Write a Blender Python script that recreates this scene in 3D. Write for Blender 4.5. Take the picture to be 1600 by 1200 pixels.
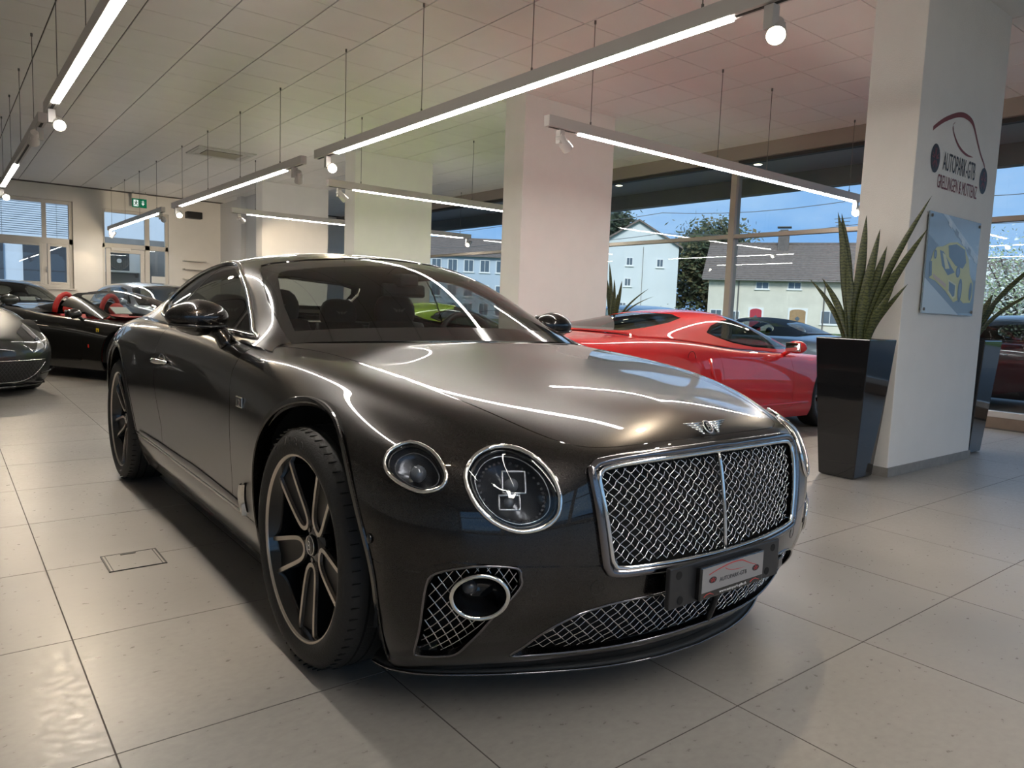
import bpy, math, random
import numpy as np
from mathutils import Matrix, Vector
random.seed(7)
for o in list(bpy.data.objects): bpy.data.objects.remove(o, do_unlink=True)
SC = bpy.context.scene
COL = SC.collection
PI = math.pi

# ------------------------------------------------------------------ camera
CAM_H = 1.13
F_PX, YAW, PITCH, ROLL = 1138.05, 0.666702, 0.101018, 0.037916
def cam_axes():
    cy, sy, cp, sp = math.cos(YAW), math.sin(YAW), math.cos(PITCH), math.sin(PITCH)
    f = Vector((sy*cp, cy*cp, -sp)); r = Vector((cy, -sy, 0)); u = r.cross(f)
    cr, sr = math.cos(ROLL), math.sin(ROLL)
    return r*cr+u*sr, u*cr-r*sr, f
_r, _u, _f = cam_axes()
cam = bpy.data.cameras.new('camera'); camo = bpy.data.objects.new('camera', cam); COL.objects.link(camo)
cam.sensor_width = 36; cam.lens = F_PX/1600*36; cam.clip_start = .05; cam.clip_end = 2000
M = Matrix.Identity(4)
for i in range(3):
    M[i][0], M[i][1], M[i][2] = _r[i], _u[i], -_f[i]
M[2][3] = CAM_H
camo.matrix_world = M
SC.camera = camo

# ------------------------------------------------------------------ view
vs = SC.view_settings
vs.view_transform = 'Standard'; vs.look = 'None'; vs.gamma = 1; vs.use_curve_mapping = False
vs.exposure = 0.30

# ------------------------------------------------------------------ node helpers
def nt(mat):
    mat.use_nodes = True
    t = mat.node_tree; t.nodes.clear(); return t
def N(t, kind, **kw):
    n = t.nodes.new(kind)
    for k, v in kw.items():
        if k.startswith('i_'): n.inputs[k[2:].replace('_', ' ')].default_value = v
        else: setattr(n, k, v)
    return n
def c4(c): return (c[0], c[1], c[2], 1)
MATS = {}
def mat(name, col, rough=.5, metal=0., coat=0., coat_rough=.03, spec=.5, var=0., vscale=8., bump=0., bscale=60., emit=None, estr=0., alpha=1., trans=0., stretch=None, rvar=0.):
    if name in MATS: return MATS[name]
    m = bpy.data.materials.new(name); t = nt(m)
    out = N(t, 'ShaderNodeOutputMaterial'); b = N(t, 'ShaderNodeBsdfPrincipled'); t.links.new(b.outputs[0], out.inputs[0])
    b.inputs['Base Color'].default_value = c4(col); b.inputs['Roughness'].default_value = rough; b.inputs['Metallic'].default_value = metal
    b.inputs['Coat Weight'].default_value = coat; b.inputs['Coat Roughness'].default_value = coat_rough
    b.inputs['Specular IOR Level'].default_value = spec; b.inputs['Transmission Weight'].default_value = trans
    if emit is not None:
        b.inputs['Emission Color'].default_value = c4(emit); b.inputs['Emission Strength'].default_value = estr
    if var or bump or rvar:
        tc = N(t, 'ShaderNodeTexCoord'); mp = N(t, 'ShaderNodeMapping'); t.links.new(tc.outputs['Object'], mp.inputs[0])
        if stretch: mp.inputs['Scale'].default_value = stretch
        if var or rvar:
            n1 = N(t, 'ShaderNodeTexNoise'); n1.inputs['Scale'].default_value = vscale; n1.inputs['Detail'].default_value = 6; n1.inputs['Roughness'].default_value = .6
            t.links.new(mp.outputs[0], n1.inputs['Vector'])
            if var:
                r = N(t, 'ShaderNodeValToRGB'); r.color_ramp.elements[0].position = .3; r.color_ramp.elements[1].position = .7
                r.color_ramp.elements[0].color = c4([x*(1-var) for x in col]); r.color_ramp.elements[1].color = c4([min(1, x*(1+var)) for x in col])
                t.links.new(n1.outputs['Fac'], r.inputs[0]); t.links.new(r.outputs[0], b.inputs['Base Color'])
            if rvar:
                mr = N(t, 'ShaderNodeMapRange'); mr.inputs[1].default_value = .3; mr.inputs[2].default_value = .7
                mr.inputs[3].default_value = rough-rvar; mr.inputs[4].default_value = rough+rvar
                t.links.new(n1.outputs['Fac'], mr.inputs[0]); t.links.new(mr.outputs[0], b.inputs['Roughness'])
        if bump:
            n2 = N(t, 'ShaderNodeTexNoise'); n2.inputs['Scale'].default_value = bscale; n2.inputs['Detail'].default_value = 4
            t.links.new(mp.outputs[0], n2.inputs['Vector'])
            bp = N(t, 'ShaderNodeBump'); bp.inputs['Strength'].default_value = bump; bp.inputs['Distance'].default_value = .01
            t.links.new(n2.outputs['Fac'], bp.inputs['Height']); t.links.new(bp.outputs[0], b.inputs['Normal'])
    MATS[name] = m; return m
def glass(name, tint, ior=1.5, rough=0.):
    """thin pane: fresnel mirror over a tinted see-through"""
    if name in MATS: return MATS[name]
    m = bpy.data.materials.new(name); t = nt(m)
    out = N(t, 'ShaderNodeOutputMaterial'); mx = N(t, 'ShaderNodeMixShader')
    lw = N(t, 'ShaderNodeLayerWeight'); lw.inputs[0].default_value = .5
    pw = N(t, 'ShaderNodeMath', operation='POWER'); pw.inputs[1].default_value = 5.; t.links.new(lw.outputs['Facing'], pw.inputs[0])
    f0 = ((ior-1)/(ior+1))**2
    ma = N(t, 'ShaderNodeMath', operation='MULTIPLY_ADD'); ma.inputs[1].default_value = 1-f0; ma.inputs[2].default_value = f0; t.links.new(pw.outputs[0], ma.inputs[0])
    tr = N(t, 'ShaderNodeBsdfTransparent'); tr.inputs[0].default_value = c4(tint)
    gl = N(t, 'ShaderNodeBsdfGlossy'); gl.inputs['Roughness'].default_value = rough
    t.links.new(ma.outputs[0], mx.inputs[0]); t.links.new(tr.outputs[0], mx.inputs[1]); t.links.new(gl.outputs[0], mx.inputs[2]); t.links.new(mx.outputs[0], out.inputs[0])
    MATS[name] = m; return m
def emis(name, col, s):
    if name in MATS: return MATS[name]
    m = bpy.data.materials.new(name); t = nt(m); out = N(t, 'ShaderNodeOutputMaterial'); e = N(t, 'ShaderNodeEmission')
    e.inputs[0].default_value = c4(col); e.inputs[1].default_value = s; t.links.new(e.outputs[0], out.inputs[0]); MATS[name] = m; return m
def carpaint(name, col, metal=.6, rough=.38, flake=.25, coat=1., coat_ior=1.5):
    if name in MATS: return MATS[name]
    m = bpy.data.materials.new(name); t = nt(m); out = N(t, 'ShaderNodeOutputMaterial'); b = N(t, 'ShaderNodeBsdfPrincipled'); t.links.new(b.outputs[0], out.inputs[0])
    b.inputs['Metallic'].default_value = metal; b.inputs['Roughness'].default_value = rough
    b.inputs['Specular IOR Level'].default_value = .3; b.inputs['Coat Weight'].default_value = coat; b.inputs['Coat Roughness'].default_value = .015; b.inputs['Coat IOR'].default_value = coat_ior
    tc = N(t, 'ShaderNodeTexCoord'); v = N(t, 'ShaderNodeTexVoronoi'); v.inputs['Scale'].default_value = 900
    t.links.new(tc.outputs['Object'], v.inputs['Vector'])
    sx = N(t, 'ShaderNodeSeparateColor'); t.links.new(v.outputs['Color'], sx.inputs[0])
    r = N(t, 'ShaderNodeValToRGB'); r.color_ramp.elements[0].color = c4([x*(1-flake) for x in col]); r.color_ramp.elements[1].color = c4([min(1, x*(1+flake)) for x in col])
    t.links.new(sx.outputs[0], r.inputs[0]); t.links.new(r.outputs[0], b.inputs['Base Color'])
    MATS[name] = m; return m

# ------------------------------------------------------------------ sky
W = bpy.data.worlds.new('sky'); SC.world = W; W.use_nodes = True
t = W.node_tree; t.nodes.clear()
out = N(t, 'ShaderNodeOutputWorld'); bg = N(t, 'ShaderNodeBackground'); tc = N(t, 'ShaderNodeTexCoord')
mp = N(t, 'ShaderNodeMapping'); mp.inputs['Scale'].default_value = (1, 1, 2.6)
nz = N(t, 'ShaderNodeTexNoise'); nz.inputs['Scale'].default_value = 3.2; nz.inputs['Detail'].default_value = 8; nz.inputs['Roughness'].default_value = .55
cr = N(t, 'ShaderNodeValToRGB'); cr.color_ramp.elements[0].position = .36; cr.color_ramp.elements[1].position = .68
cr.color_ramp.elements[0].color = (.19, .37, .66, 1); cr.color_ramp.elements[1].color = (.42, .57, .75, 1)
t.links.new(tc.outputs['Generated'], mp.inputs[0]); t.links.new(mp.outputs[0], nz.inputs['Vector']); t.links.new(nz.outputs['Fac'], cr.inputs[0])
t.links.new(cr.outputs[0], bg.inputs[0]); bg.inputs[1].default_value = 1.2; t.links.new(bg.outputs[0], out.inputs[0])

# hazy sun from behind the building, it lights the house fronts across the street
sun = bpy.data.lights.new('sun', 'SUN'); sun.energy = 3.0; sun.angle = math.radians(20); sun.color = (1., .96, .90)
suno = bpy.data.objects.new('sun', sun); COL.objects.link(suno); suno.rotation_euler = Vector((.66, .50, -.56)).to_track_quat('-Z', 'Y').to_euler()
# ------------------------------------------------------------------ lamp power (the lamps themselves are built further down)
LED_STRENGTH = 50.0
SPOT_POWER = 62.0
LED_COL = (1.0, .945, .87)
SPOT_COL = (1.0, .80, .56)

# ------------------------------------------------------------------ mesh helpers
class MB:
    def __init__(s): s.v = []; s.f = []
    def add(s, v, f):
        b = len(s.v); s.v += [tuple(map(float, p)) for p in v]; s.f += [tuple(b+i for i in q) for q in f]; return s
    def box(s, c, d, rz=0., ry=0., rx=0.):
        R = Matrix.Rotation(rz, 3, 'Z') @ Matrix.Rotation(ry, 3, 'Y') @ Matrix.Rotation(rx, 3, 'X')
        p = [Vector(c)+R@Vector((x*d[0]/2, y*d[1]/2, z*d[2]/2)) for x in (-1, 1) for y in (-1, 1) for z in (-1, 1)]
        return s.add(p, [(0, 1, 3, 2), (4, 6, 7, 5), (0, 4, 5, 1), (2, 3, 7, 6), (0, 2, 6, 4), (1, 5, 7, 3)])
    def bb(s, x0, x1, y0, y1, z0, z1): return s.box(((x0+x1)/2, (y0+y1)/2, (z0+z1)/2), (x1-x0, y1-y0, z1-z0))
    def tube(s, path, r, n=8, closed=False, cap=True, flat=1., up=None):
        P = [Vector(p) for p in path]; m = len(P); ring = []
        rr = r if hasattr(r, '__len__') else [r]*m
        prev = None
        for i in range(m):
            a = P[(i-1) % m] if (closed or i > 0) else P[i]; b = P[(i+1) % m] if (closed or i < m-1) else P[i]
            tg = (b-a)
            tg = tg.normalized() if tg.length > 1e-9 else Vector((0, 0, 1))
            if up is not None: e = Vector(up)
            elif prev is not None: e = prev
            else: e = Vector((0, 0, 1)) if abs(tg.z) < .9 else Vector((1, 0, 0))
            x = (e-tg*e.dot(tg))
            x = x.normalized() if x.length > 1e-6 else tg.orthogonal().normalized()
            prev = x; y = tg.cross(x)
            ring.append([P[i]+(x*math.cos(2*PI*k/n)+y*math.sin(2*PI*k/n)*flat)*rr[i] for k in range(n)])
        v = [p for q in ring for p in q]; f = []
        for i in range(m if closed else m-1):
            j = (i+1) % m
            for k in range(n):
                l = (k+1) % n; f.append((i*n+k, i*n+l, j*n+l, j*n+k))
        if cap and not closed:
            f.append(tuple(range(n))[::-1]); f.append(tuple((m-1)*n+k for k in range(n)))
        return s.add(v, f)
    def lathe(s, prof, n=32, axis='x', c=(0, 0, 0), a0=0., a1=2*PI):
        """prof: list of (r, d) ; d along axis"""
        full = abs(a1-a0-2*PI) < 1e-6; m = len(prof); v = []; f = []
        cnt = n if full else n+1
        for k in range(cnt):
            a = a0+(a1-a0)*k/n; ca, sa = math.cos(a), math.sin(a)
            for r, d in prof:
                p = {'x': (d, r*ca, r*sa), 'y': (r*ca, d, r*sa), 'z': (r*ca, r*sa, d)}[axis]
                v.append((p[0]+c[0], p[1]+c[1], p[2]+c[2]))
        for k in range(n):
            j = (k+1) % cnt
            for i in range(m-1): f.append((k*m+i, k*m+i+1, j*m+i+1, j*m+i))
        return s.add(v, f)
    def prism(s, poly, axis, d0, d1):
        n = len(poly)
        def P(p, d): return {'x': (d, p[0], p[1]), 'y': (p[0], d, p[1]), 'z': (p[0], p[1], d)}[axis]
        v = [P(p, d0) for p in poly]+[P(p, d1) for p in poly]
        f = [tuple(range(n))[::-1], tuple(range(n, 2*n))]+[(i, (i+1) % n, n+(i+1) % n, n+i) for i in range(n)]
        return s.add(v, f)
    def grid(s, G):
        n, m = len(G), len(G[0]); v = [p for r in G for p in r]
        return s.add(v, [(i*m+j, i*m+j+1, (i+1)*m+j+1, (i+1)*m+j) for i in range(n-1) for j in range(m-1)])
    def ball(s, c, r, n=10, m=7):
        sc = r if hasattr(r, '__len__') else (r, r, r)
        G = [[(c[0]+sc[0]*math.sin(PI*i/m)*math.cos(2*PI*j/n), c[1]+sc[1]*math.sin(PI*i/m)*math.sin(2*PI*j/n), c[2]+sc[2]*math.cos(PI*i/m)) for j in range(n+1)] for i in range(m+1)]
        return s.grid(G)
    def mesh(s, name):
        me = bpy.data.meshes.new(name); me.from_pydata(s.v, [], s.f); me.validate(); me.update(); return me
    def build(s, name, m, parent=None, smooth=False, bev=0., loc=None, angle=None):
        return obj(name, s.mesh(name), m, parent, smooth, bev, loc, angle)
def obj(name, me, m, parent=None, smooth=False, bev=0., loc=None, angle=None):
    o = bpy.data.objects.new(name, me); COL.objects.link(o)
    if m is not None and len(me.materials) == 0: me.materials.append(m)
    if smooth:
        me.polygons.foreach_set('use_smooth', [True]*len(me.polygons))
        if angle: me.set_sharp_from_angle(angle=math.radians(angle))
    if parent: o.parent = parent
    if loc: o.location = loc
    if bev:
        b = o.modifiers.new('bevel', 'BEVEL'); b.width = bev; b.segments = 2; b.limit_method = 'ANGLE'
    return o
def empty(name, loc=(0, 0, 0), rz=0., parent=None):
    o = bpy.data.objects.new(name, None); COL.objects.link(o); o.location = loc; o.rotation_euler = (0, 0, rz); o.empty_display_size = .2
    if parent: o.parent = parent
    return o
def tag(o, label, cat, group=None, kind=None):
    o['label'] = label; o['category'] = cat
    if group: o['group'] = group
    if kind: o['kind'] = kind
    return o
def struct(o, label=None):
    o['kind'] = 'structure'
    if label: o['label'] = label
    return o
def dup(o, parent=None, sx=1):
    c = o.copy(); COL.objects.link(c); c.parent = parent
    if sx == -1: c.scale = (-c.scale[0], c.scale[1], c.scale[2]); c.location.x = -c.location.x
    return c
def copy_tree(o, parent=None):
    c = o.copy(); COL.objects.link(c); c.parent = parent
    for ch in list(o.children): copy_tree(ch, c)
    return c
def text_mesh(txt, size, name='lettering', extrude=.001, shear=0., spacing=1.):
    cu = bpy.data.curves.new(name, 'FONT'); cu.body = txt; cu.size = size; cu.align_x = 'CENTER'; cu.align_y = 'CENTER'; cu.extrude = extrude; cu.shear = shear; cu.space_character = spacing; cu.resolution_u = 3
    o = bpy.data.objects.new(name, cu); COL.objects.link(o)
    dg = bpy.context.evaluated_depsgraph_get(); me = bpy.data.meshes.new_from_object(o.evaluated_get(dg))
    bpy.data.objects.remove(o, do_unlink=True); me.name = name; return me
def fit_mesh(me, w, h):
    xs = [v.co.x for v in me.vertices]; ys = [v.co.y for v in me.vertices]
    sx, sy = w/(max(xs)-min(xs)), h/(max(ys)-min(ys)); cx, cy = (max(xs)+min(xs))/2, (max(ys)+min(ys))/2
    for v in me.vertices: v.co.x = (v.co.x-cx)*sx; v.co.y = (v.co.y-cy)*sy
    return me
def spline(pts, n=6, closed=False):
    P = [np.array(p, float) for p in pts]; m = len(P); out = []
    for i in range(m if closed else m-1):
        if closed: a, b, c, d = P[(i-1) % m], P[i], P[(i+1) % m], P[(i+2) % m]
        else: a, b, c, d = P[max(i-1, 0)], P[i], P[i+1], P[min(i+2, m-1)]
        for k in range(n):
            s = k/n; out.append(.5*((2*b)+(-a+c)*s+(2*a-5*b+4*c-d)*s*s+(-a+3*b-3*c+d)*s**3))
    if not closed: out.append(P[-1])
    return out
# ================================================================== ROOM
ZC = 3.67                      # ceiling
XW = 9.45                      # window wall
YB = 20.7                      # back wall
X0, Y0 = -6.0, -7.0            # walls behind / left of the viewpoint
def pos_mat(name, col, col2, rough, stretch, vscale, rvar=.1, bump=.05, spec=.5):
    """surface pattern in world position so neighbouring pieces differ"""
    m = bpy.data.materials.new(name); t = nt(m); out = N(t, 'ShaderNodeOutputMaterial'); b = N(t, 'ShaderNodeBsdfPrincipled'); t.links.new(b.outputs[0], out.inputs[0])
    g = N(t, 'ShaderNodeNewGeometry'); mp = N(t, 'ShaderNodeMapping'); mp.inputs['Scale'].default_value = stretch; t.links.new(g.outputs['Position'], mp.inputs[0])
    n1 = N(t, 'ShaderNodeTexNoise'); n1.inputs['Scale'].default_value = vscale; n1.inputs['Detail'].default_value = 5; n1.inputs['Roughness'].default_value = .55; t.links.new(mp.outputs[0], n1.inputs['Vector'])
    n0 = N(t, 'ShaderNodeTexNoise'); n0.inputs['Scale'].default_value = 1.3; n0.inputs['Detail'].default_value = 3; t.links.new(g.outputs['Position'], n0.inputs['Vector'])
    ad = N(t, 'ShaderNodeMath', operation='ADD'); t.links.new(n1.outputs['Fac'], ad.inputs[0]); t.links.new(n0.outputs['Fac'], ad.inputs[1])
    r = N(t, 'ShaderNodeValToRGB'); r.color_ramp.elements[0].position = .1; r.color_ramp.elements[1].position = .9
    dv = N(t, 'ShaderNodeMath', operation='MULTIPLY'); dv.inputs[1].default_value = .5; t.links.new(ad.outputs[0], dv.inputs[0])
    t.links.new(dv.outputs[0], r.inputs[0]); r.color_ramp.elements[0].color = c4(col); r.color_ramp.elements[1].color = c4(col2); t.links.new(r.outputs[0], b.inputs['Base Color'])
    mr = N(t, 'ShaderNodeMapRange'); mr.inputs[1].default_value = .05; mr.inputs[2].default_value = .95; mr.inputs[3].default_value = rough-rvar; mr.inputs[4].default_value = rough+rvar
    t.links.new(n1.outputs['Fac'], mr.inputs[0]); t.links.new(mr.outputs[0], b.inputs['Roughness'])
    bp = N(t, 'ShaderNodeBump'); bp.inputs['Strength'].default_value = bump; bp.inputs['Distance'].default_value = .004; t.links.new(n1.outputs['Fac'], bp.inputs['Height']); t.links.new(bp.outputs[0], b.inputs['Normal'])
    b.inputs['Specular IOR Level'].default_value = spec
    MATS[name] = m; return m
M_TILE = pos_mat('floor tile concrete grey', (.20, .188, .172), (.41, .387, .357), .36, (1.0, 1.4, 1), 30.0, .22, .0, .5)
M_GROUT = mat('dark grout', (.09, .08, .075), .9)
M_WALL = mat('white painted wall', (.84, .81, .76), .75, var=.02, vscale=3, bump=.15, bscale=180)
M_PILLAR = mat('white textured plaster', (.83, .80, .755), .8, var=.02, vscale=4, bump=.35, bscale=140)
M_CEIL = mat('off-white metal ceiling panel', (.84, .81, .775), .42, var=.02, vscale=2, spec=.45)
M_CEILGAP = mat('dark ceiling joint', (.10, .09, .085), .9)
M_BASE = mat('grey tile skirting', (.26, .245, .225), .5, var=.12, vscale=14)
M_FRAME = mat('beige grey window frame', (.40, .355, .30), .5)
M_WFRAME = mat('white window frame', (.70, .66, .60), .45)
M_GLASS = glass('window glass', (.90, .95, .97), 1.5)
M_SOFFIT = mat('dark soffit', (.10, .095, .09), .6)

def project(p):
    d = Vector(p)-Vector((0, 0, CAM_H)); z = d.dot(_f)
    if z < .3: return None
    return 800+F_PX*d.dot(_r)/z, 600-F_PX*d.dot(_u)/z, z
def split_tiles(xs, ys, zt, w, d, th, up, pname, parent, m, x_lo, x_hi, y_lo, y_hi, holes=(), limit=280):
    """slabs on a grid: the ones that show largest are objects, all the others one joined mesh"""
    C = []
    for x in xs:
        for y in ys:
            if not (x_lo <= x <= x_hi and y_lo <= y <= y_hi): continue
            if any(a < x < b and c < y < e for a, b, c, e in holes): continue
            pr = project((x, y, zt)); s = 0
            if pr and -60 < pr[0] < 1660 and -60 < pr[1] < 1260: s = 1/pr[2]
            C.append((s, x, y))
    C.sort(reverse=True)
    base = MB().bb(-w/2, w/2, -d/2, d/2, *((-th, 0) if up else (0, th))).mesh(pname); base.materials.append(m)
    rest = MB()
    for i, (s, x, y) in enumerate(C):
        if i < limit and s > 0:
            o = bpy.data.objects.new(pname, base); COL.objects.link(o); o.location = (x, y, zt); o.parent = parent
        else: rest.bb(x-w/2, x+w/2, y-d/2, y+d/2, *((zt-th, zt) if up else (zt, zt+th)))
    r = rest.build(pname+'_field', m, parent); r['kind'] = 'stuff'
# floor
floor = struct(MB().bb(X0, XW+.1, Y0, YB, -.12, -.0012).build('floor', M_GROUT))
T = .75
split_tiles([.307+T*(k+.5) for k in range(-10, 14)], [1.168+T*(k+.5) for k in range(-12, 28)], 0, T-.0045, T-.0045, .0012, True, 'floor_tile', floor, M_TILE, X0+.3, XW-.1, Y0+.3, YB-.1)
# ceiling
ceiling = struct(MB().bb(X0, XW+.1, Y0, YB, ZC+.012, ZC+.12).build('ceiling', M_CEILGAP))
TC = .614
split_tiles([.888+TC*(k+.5) for k in range(-12, 15)], [7.42+.615*(k+.5) for k in range(-25, 23)], ZC, TC-.012, .615-.007, .011, False, 'ceiling_panel', ceiling, M_CEIL, X0+.2, XW, Y0+.2, YB-.1)
# walls
struct(MB().bb(X0-.2, X0, Y0-.2, YB+.3, 0, ZC+.1).build('wall_left', M_WALL))
B0, B1 = YB, YB+.32
wb = MB()
W1 = (-.6, 2.60, 1.25, 3.33); W2 = (3.22, 4.75, 0.0, 3.25)
wb.bb(X0, W1[0], B0, B1, 0, ZC+.12); wb.bb(W1[0], W1[1], B0, B1, 0, W1[2]); wb.bb(W1[0], W1[1], B0, B1, W1[3], ZC+.12); wb.bb(W1[1], W2[0], B0, B1, 0, ZC+.12)
wb.bb(W2[0], W2[1], B0, B1, W2[3], ZC+.12); wb.bb(W2[1], 10.2, B0, B1, 0, ZC+.12)
struct(wb.build('wall_back', M_WALL))
struct(MB().bb(6.05, 6.3, 16.25, YB, 0, ZC+.1).bb(5.93, 6.05, 18.6, 18.9, 0, ZC).build('wall_right_back', mat('grey shaded wall', (.60, .60, .60), .8, bump=.1, bscale=150)))  # unlit corner: its shade is put into the wall colour, greyer than the others
# wall behind the viewpoint with a shop window
wf = MB(); wf.bb(X0-.2, XW+.2, Y0-.2, Y0, 0, .25); wf.bb(X0-.2, XW+.2, Y0-.2, Y0, 3.3, ZC)
for a in (X0, -2.2, 1.8, 5.8, XW): wf.bb(a-.12, a+.12, Y0-.2, Y0, .25, 3.3)
struct(wf.build('wall_front', M_WALL))
for k, (a, b) in enumerate(((X0, -2.2), (-2.2, 1.8), (1.8, 5.8), (5.8, XW))):
    w = struct(empty('window_%d' % (20+k), ((a+b)/2, Y0-.1, 0)))
    MB().bb(-(b-a)/2+.12, (b-a)/2-.12, -.006, .006, .25, 3.3).build('pane', M_GLASS, w)
    MB().bb(-(b-a)/2+.12, (b-a)/2-.12, -.04, .04, 2.3, 2.37).build('transom', M_FRAME, w)
# street window wall
mull = [-6.6, -2.13, 2.34, 6.81, 11.28, 15.75, 20.2]
Z_SILL, Z_TR, Z_HEAD = .14, 2.36, 3.47
struct(MB().bb(XW, XW+.3, Y0, YB, 0, .12).build('trim_1', mat('brown sill', (.20, .15, .115), .45, var=.1, vscale=9)))
struct(MB().bb(XW-.05, XW+.12, Y0, YB, Z_HEAD, ZC+.1).build('trim_2', mat('taupe head beam', (.30, .255, .22), .6)))
for k in range(len(mull)-1):
    a, b = mull[k], mull[k+1]
    w = struct(empty('window_%d' % (k+1), (XW+.05, (a+b)/2, 0)))
    L = (b-a)/2
    MB().bb(-.05, .09, -L-.05, -L+.05, .1, Z_HEAD).build('mullion', M_FRAME, w, bev=.006)
    MB().bb(-.04, .06, -L+.05, L-.05, Z_TR-.03, Z_TR+.03).build('transom', M_FRAME, w, bev=.005)
    MB().bb(-.04, .06, -L+.05, L-.05, .12, .19).build('bottom_rail', mat('pale aluminium', (.6, .6, .6), .35, .6), w, bev=.005)
    MB().bb(-.04, .06, -L+.05, L-.05, Z_HEAD-.05, Z_HEAD).build('head_rail', mat('black rubber frame', (.03, .03, .03), .6), w)
    MB().bb(.005, .017, -L+.05, L-.05, .19, Z_TR-.03).build('pane', M_GLASS, w)
    MB().bb(.005, .017, -L+.05, L-.05, Z_TR+.03, Z_HEAD-.05).build('pane', M_GLASS, w)
# back wall window and door
def win_frame(parent, x0, x1, z0, z1, d=.05, t=.055, y=0, m=M_WFRAME, name='window_frame'):
    return MB().bb(x0, x0+t, y-d/2, y+d/2, z0, z1).bb(x1-t, x1, y-d/2, y+d/2, z0, z1).bb(x0+t, x1-t, y-d/2, y+d/2, z0, z0+t).bb(x0+t, x1-t, y-d/2, y+d/2, z1-t, z1).build(name, m, parent, bev=.006)
w = struct(empty('window_11', (0, B0+.14, 0)))
xm = 2.02; zt = 2.385
win_frame(w, W1[0], W1[1], W1[2], W1[3], .1, .08)
MB().bb(W1[0], W1[1], -.05, .05, zt-.09, zt+.05).build('transom', M_WFRAME, w, bev=.006)
for a, b in ((W1[0]+.08, .72), (.80, xm-.05), (xm+.05, W1[1]-.08)):
    win_frame(w, a, b, W1[2]+.08, zt-.09, .09, .06, -.005)
    MB().bb(a+.06, b-.06, -.006, .006, W1[2]+.14, zt-.15).build('pane', M_GLASS, w)
    MB().bb(a, b, -.006, .006, zt+.05, W1[3]-.08).build('pane', M_GLASS, w)
    MB().bb(b, b+.09, -.045, .045, W1[2]+.08, W1[3]-.08).build('mullion', M_WFRAME, w)
MB().tube([(xm+.02, -.06, 1.62), (xm+.02, -.09, 1.62), (xm+.02, -.09, 1.75)], .012, 6).build('handle', mat('steel', (.6, .6, .6), .3, 1.), w)
MB().bb(W1[0]-.05, W1[1]+.05, -.22, -.05, W1[2]-.04, W1[2]).build('window_sill', M_WFRAME, w)
d = struct(empty('door_1', (0, B0+.14, 0)))
win_frame(d, W2[0], W2[1], W2[2], W2[3], .1, .07)
MB().bb(W2[0], W2[1], -.05, .05, 2.30, 2.42).build('transom', M_WFRAME, d, bev=.006)
MB().bb(4.20, 4.31, -.05, .05, 0, W2[3]).build('mullion', M_WFRAME, d)
win_frame(d, W2[0]+.09, 4.19, .02, 2.29, .09, .10, -.01, name='door_leaf')
MB().bb(W2[0]+.19, 4.09, -.006, .006, .12, 2.19).build('pane', M_GLASS, d)
MB().bb(W2[0]+.07, 4.20, -.006, .006, 2.42, W2[3]-.07).build('pane', M_GLASS, d)
MB().bb(4.31, W2[1]-.07, -.006, .006, 2.42, W2[3]-.07).build('pane', M_GLASS, d)
MB().bb(4.31, W2[1]-.07, -.006, .006, .07, 2.30).build('pane', M_GLASS, d)
MB().bb(3.42, 3.86, -.09, -.03, 2.24, 2.31).build('door_closer', mat('white metal', (.72, .70, .66), .4), d, bev=.008)
n_ = MB().bb(-.17, .17, -.004, .004, -.13, .13).build('paper_notice', mat('white paper', (.8, .8, .78), .8), None, loc=(4.52, B0+.10, 1.52))
tag(n_, 'white paper notice stuck on the dark side pane beside the back door', 'notice')
# pillars
PY = [2.45, 6.93, 11.41, 15.86]
PLAB = ['white plaster pillar carrying the red car logo and framed picture', 'white plaster pillar behind the red sports car', 'white plaster pillar beside the lime green car', 'white plaster pillar farthest back, next to the grey wall']
pillars = []
for y, lab in zip(PY, PLAB):
    p = MB().bb(-.75, .75, 0, .38, 0, ZC).build('pillar', M_PILLAR, None, bev=.006, loc=(6.25, y, 0)); struct(p, lab); pillars.append(p)
    for (cx, cy, sx, sy) in ((0, -.005, 1.52, .012), (-.755, .19, .012, .40), (.755, .19, .012, .40), (0, .385, 1.52, .012)):
        MB().box((cx, cy, .035), (sx, sy, .07)).build('skirting', M_BASE, p)

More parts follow.
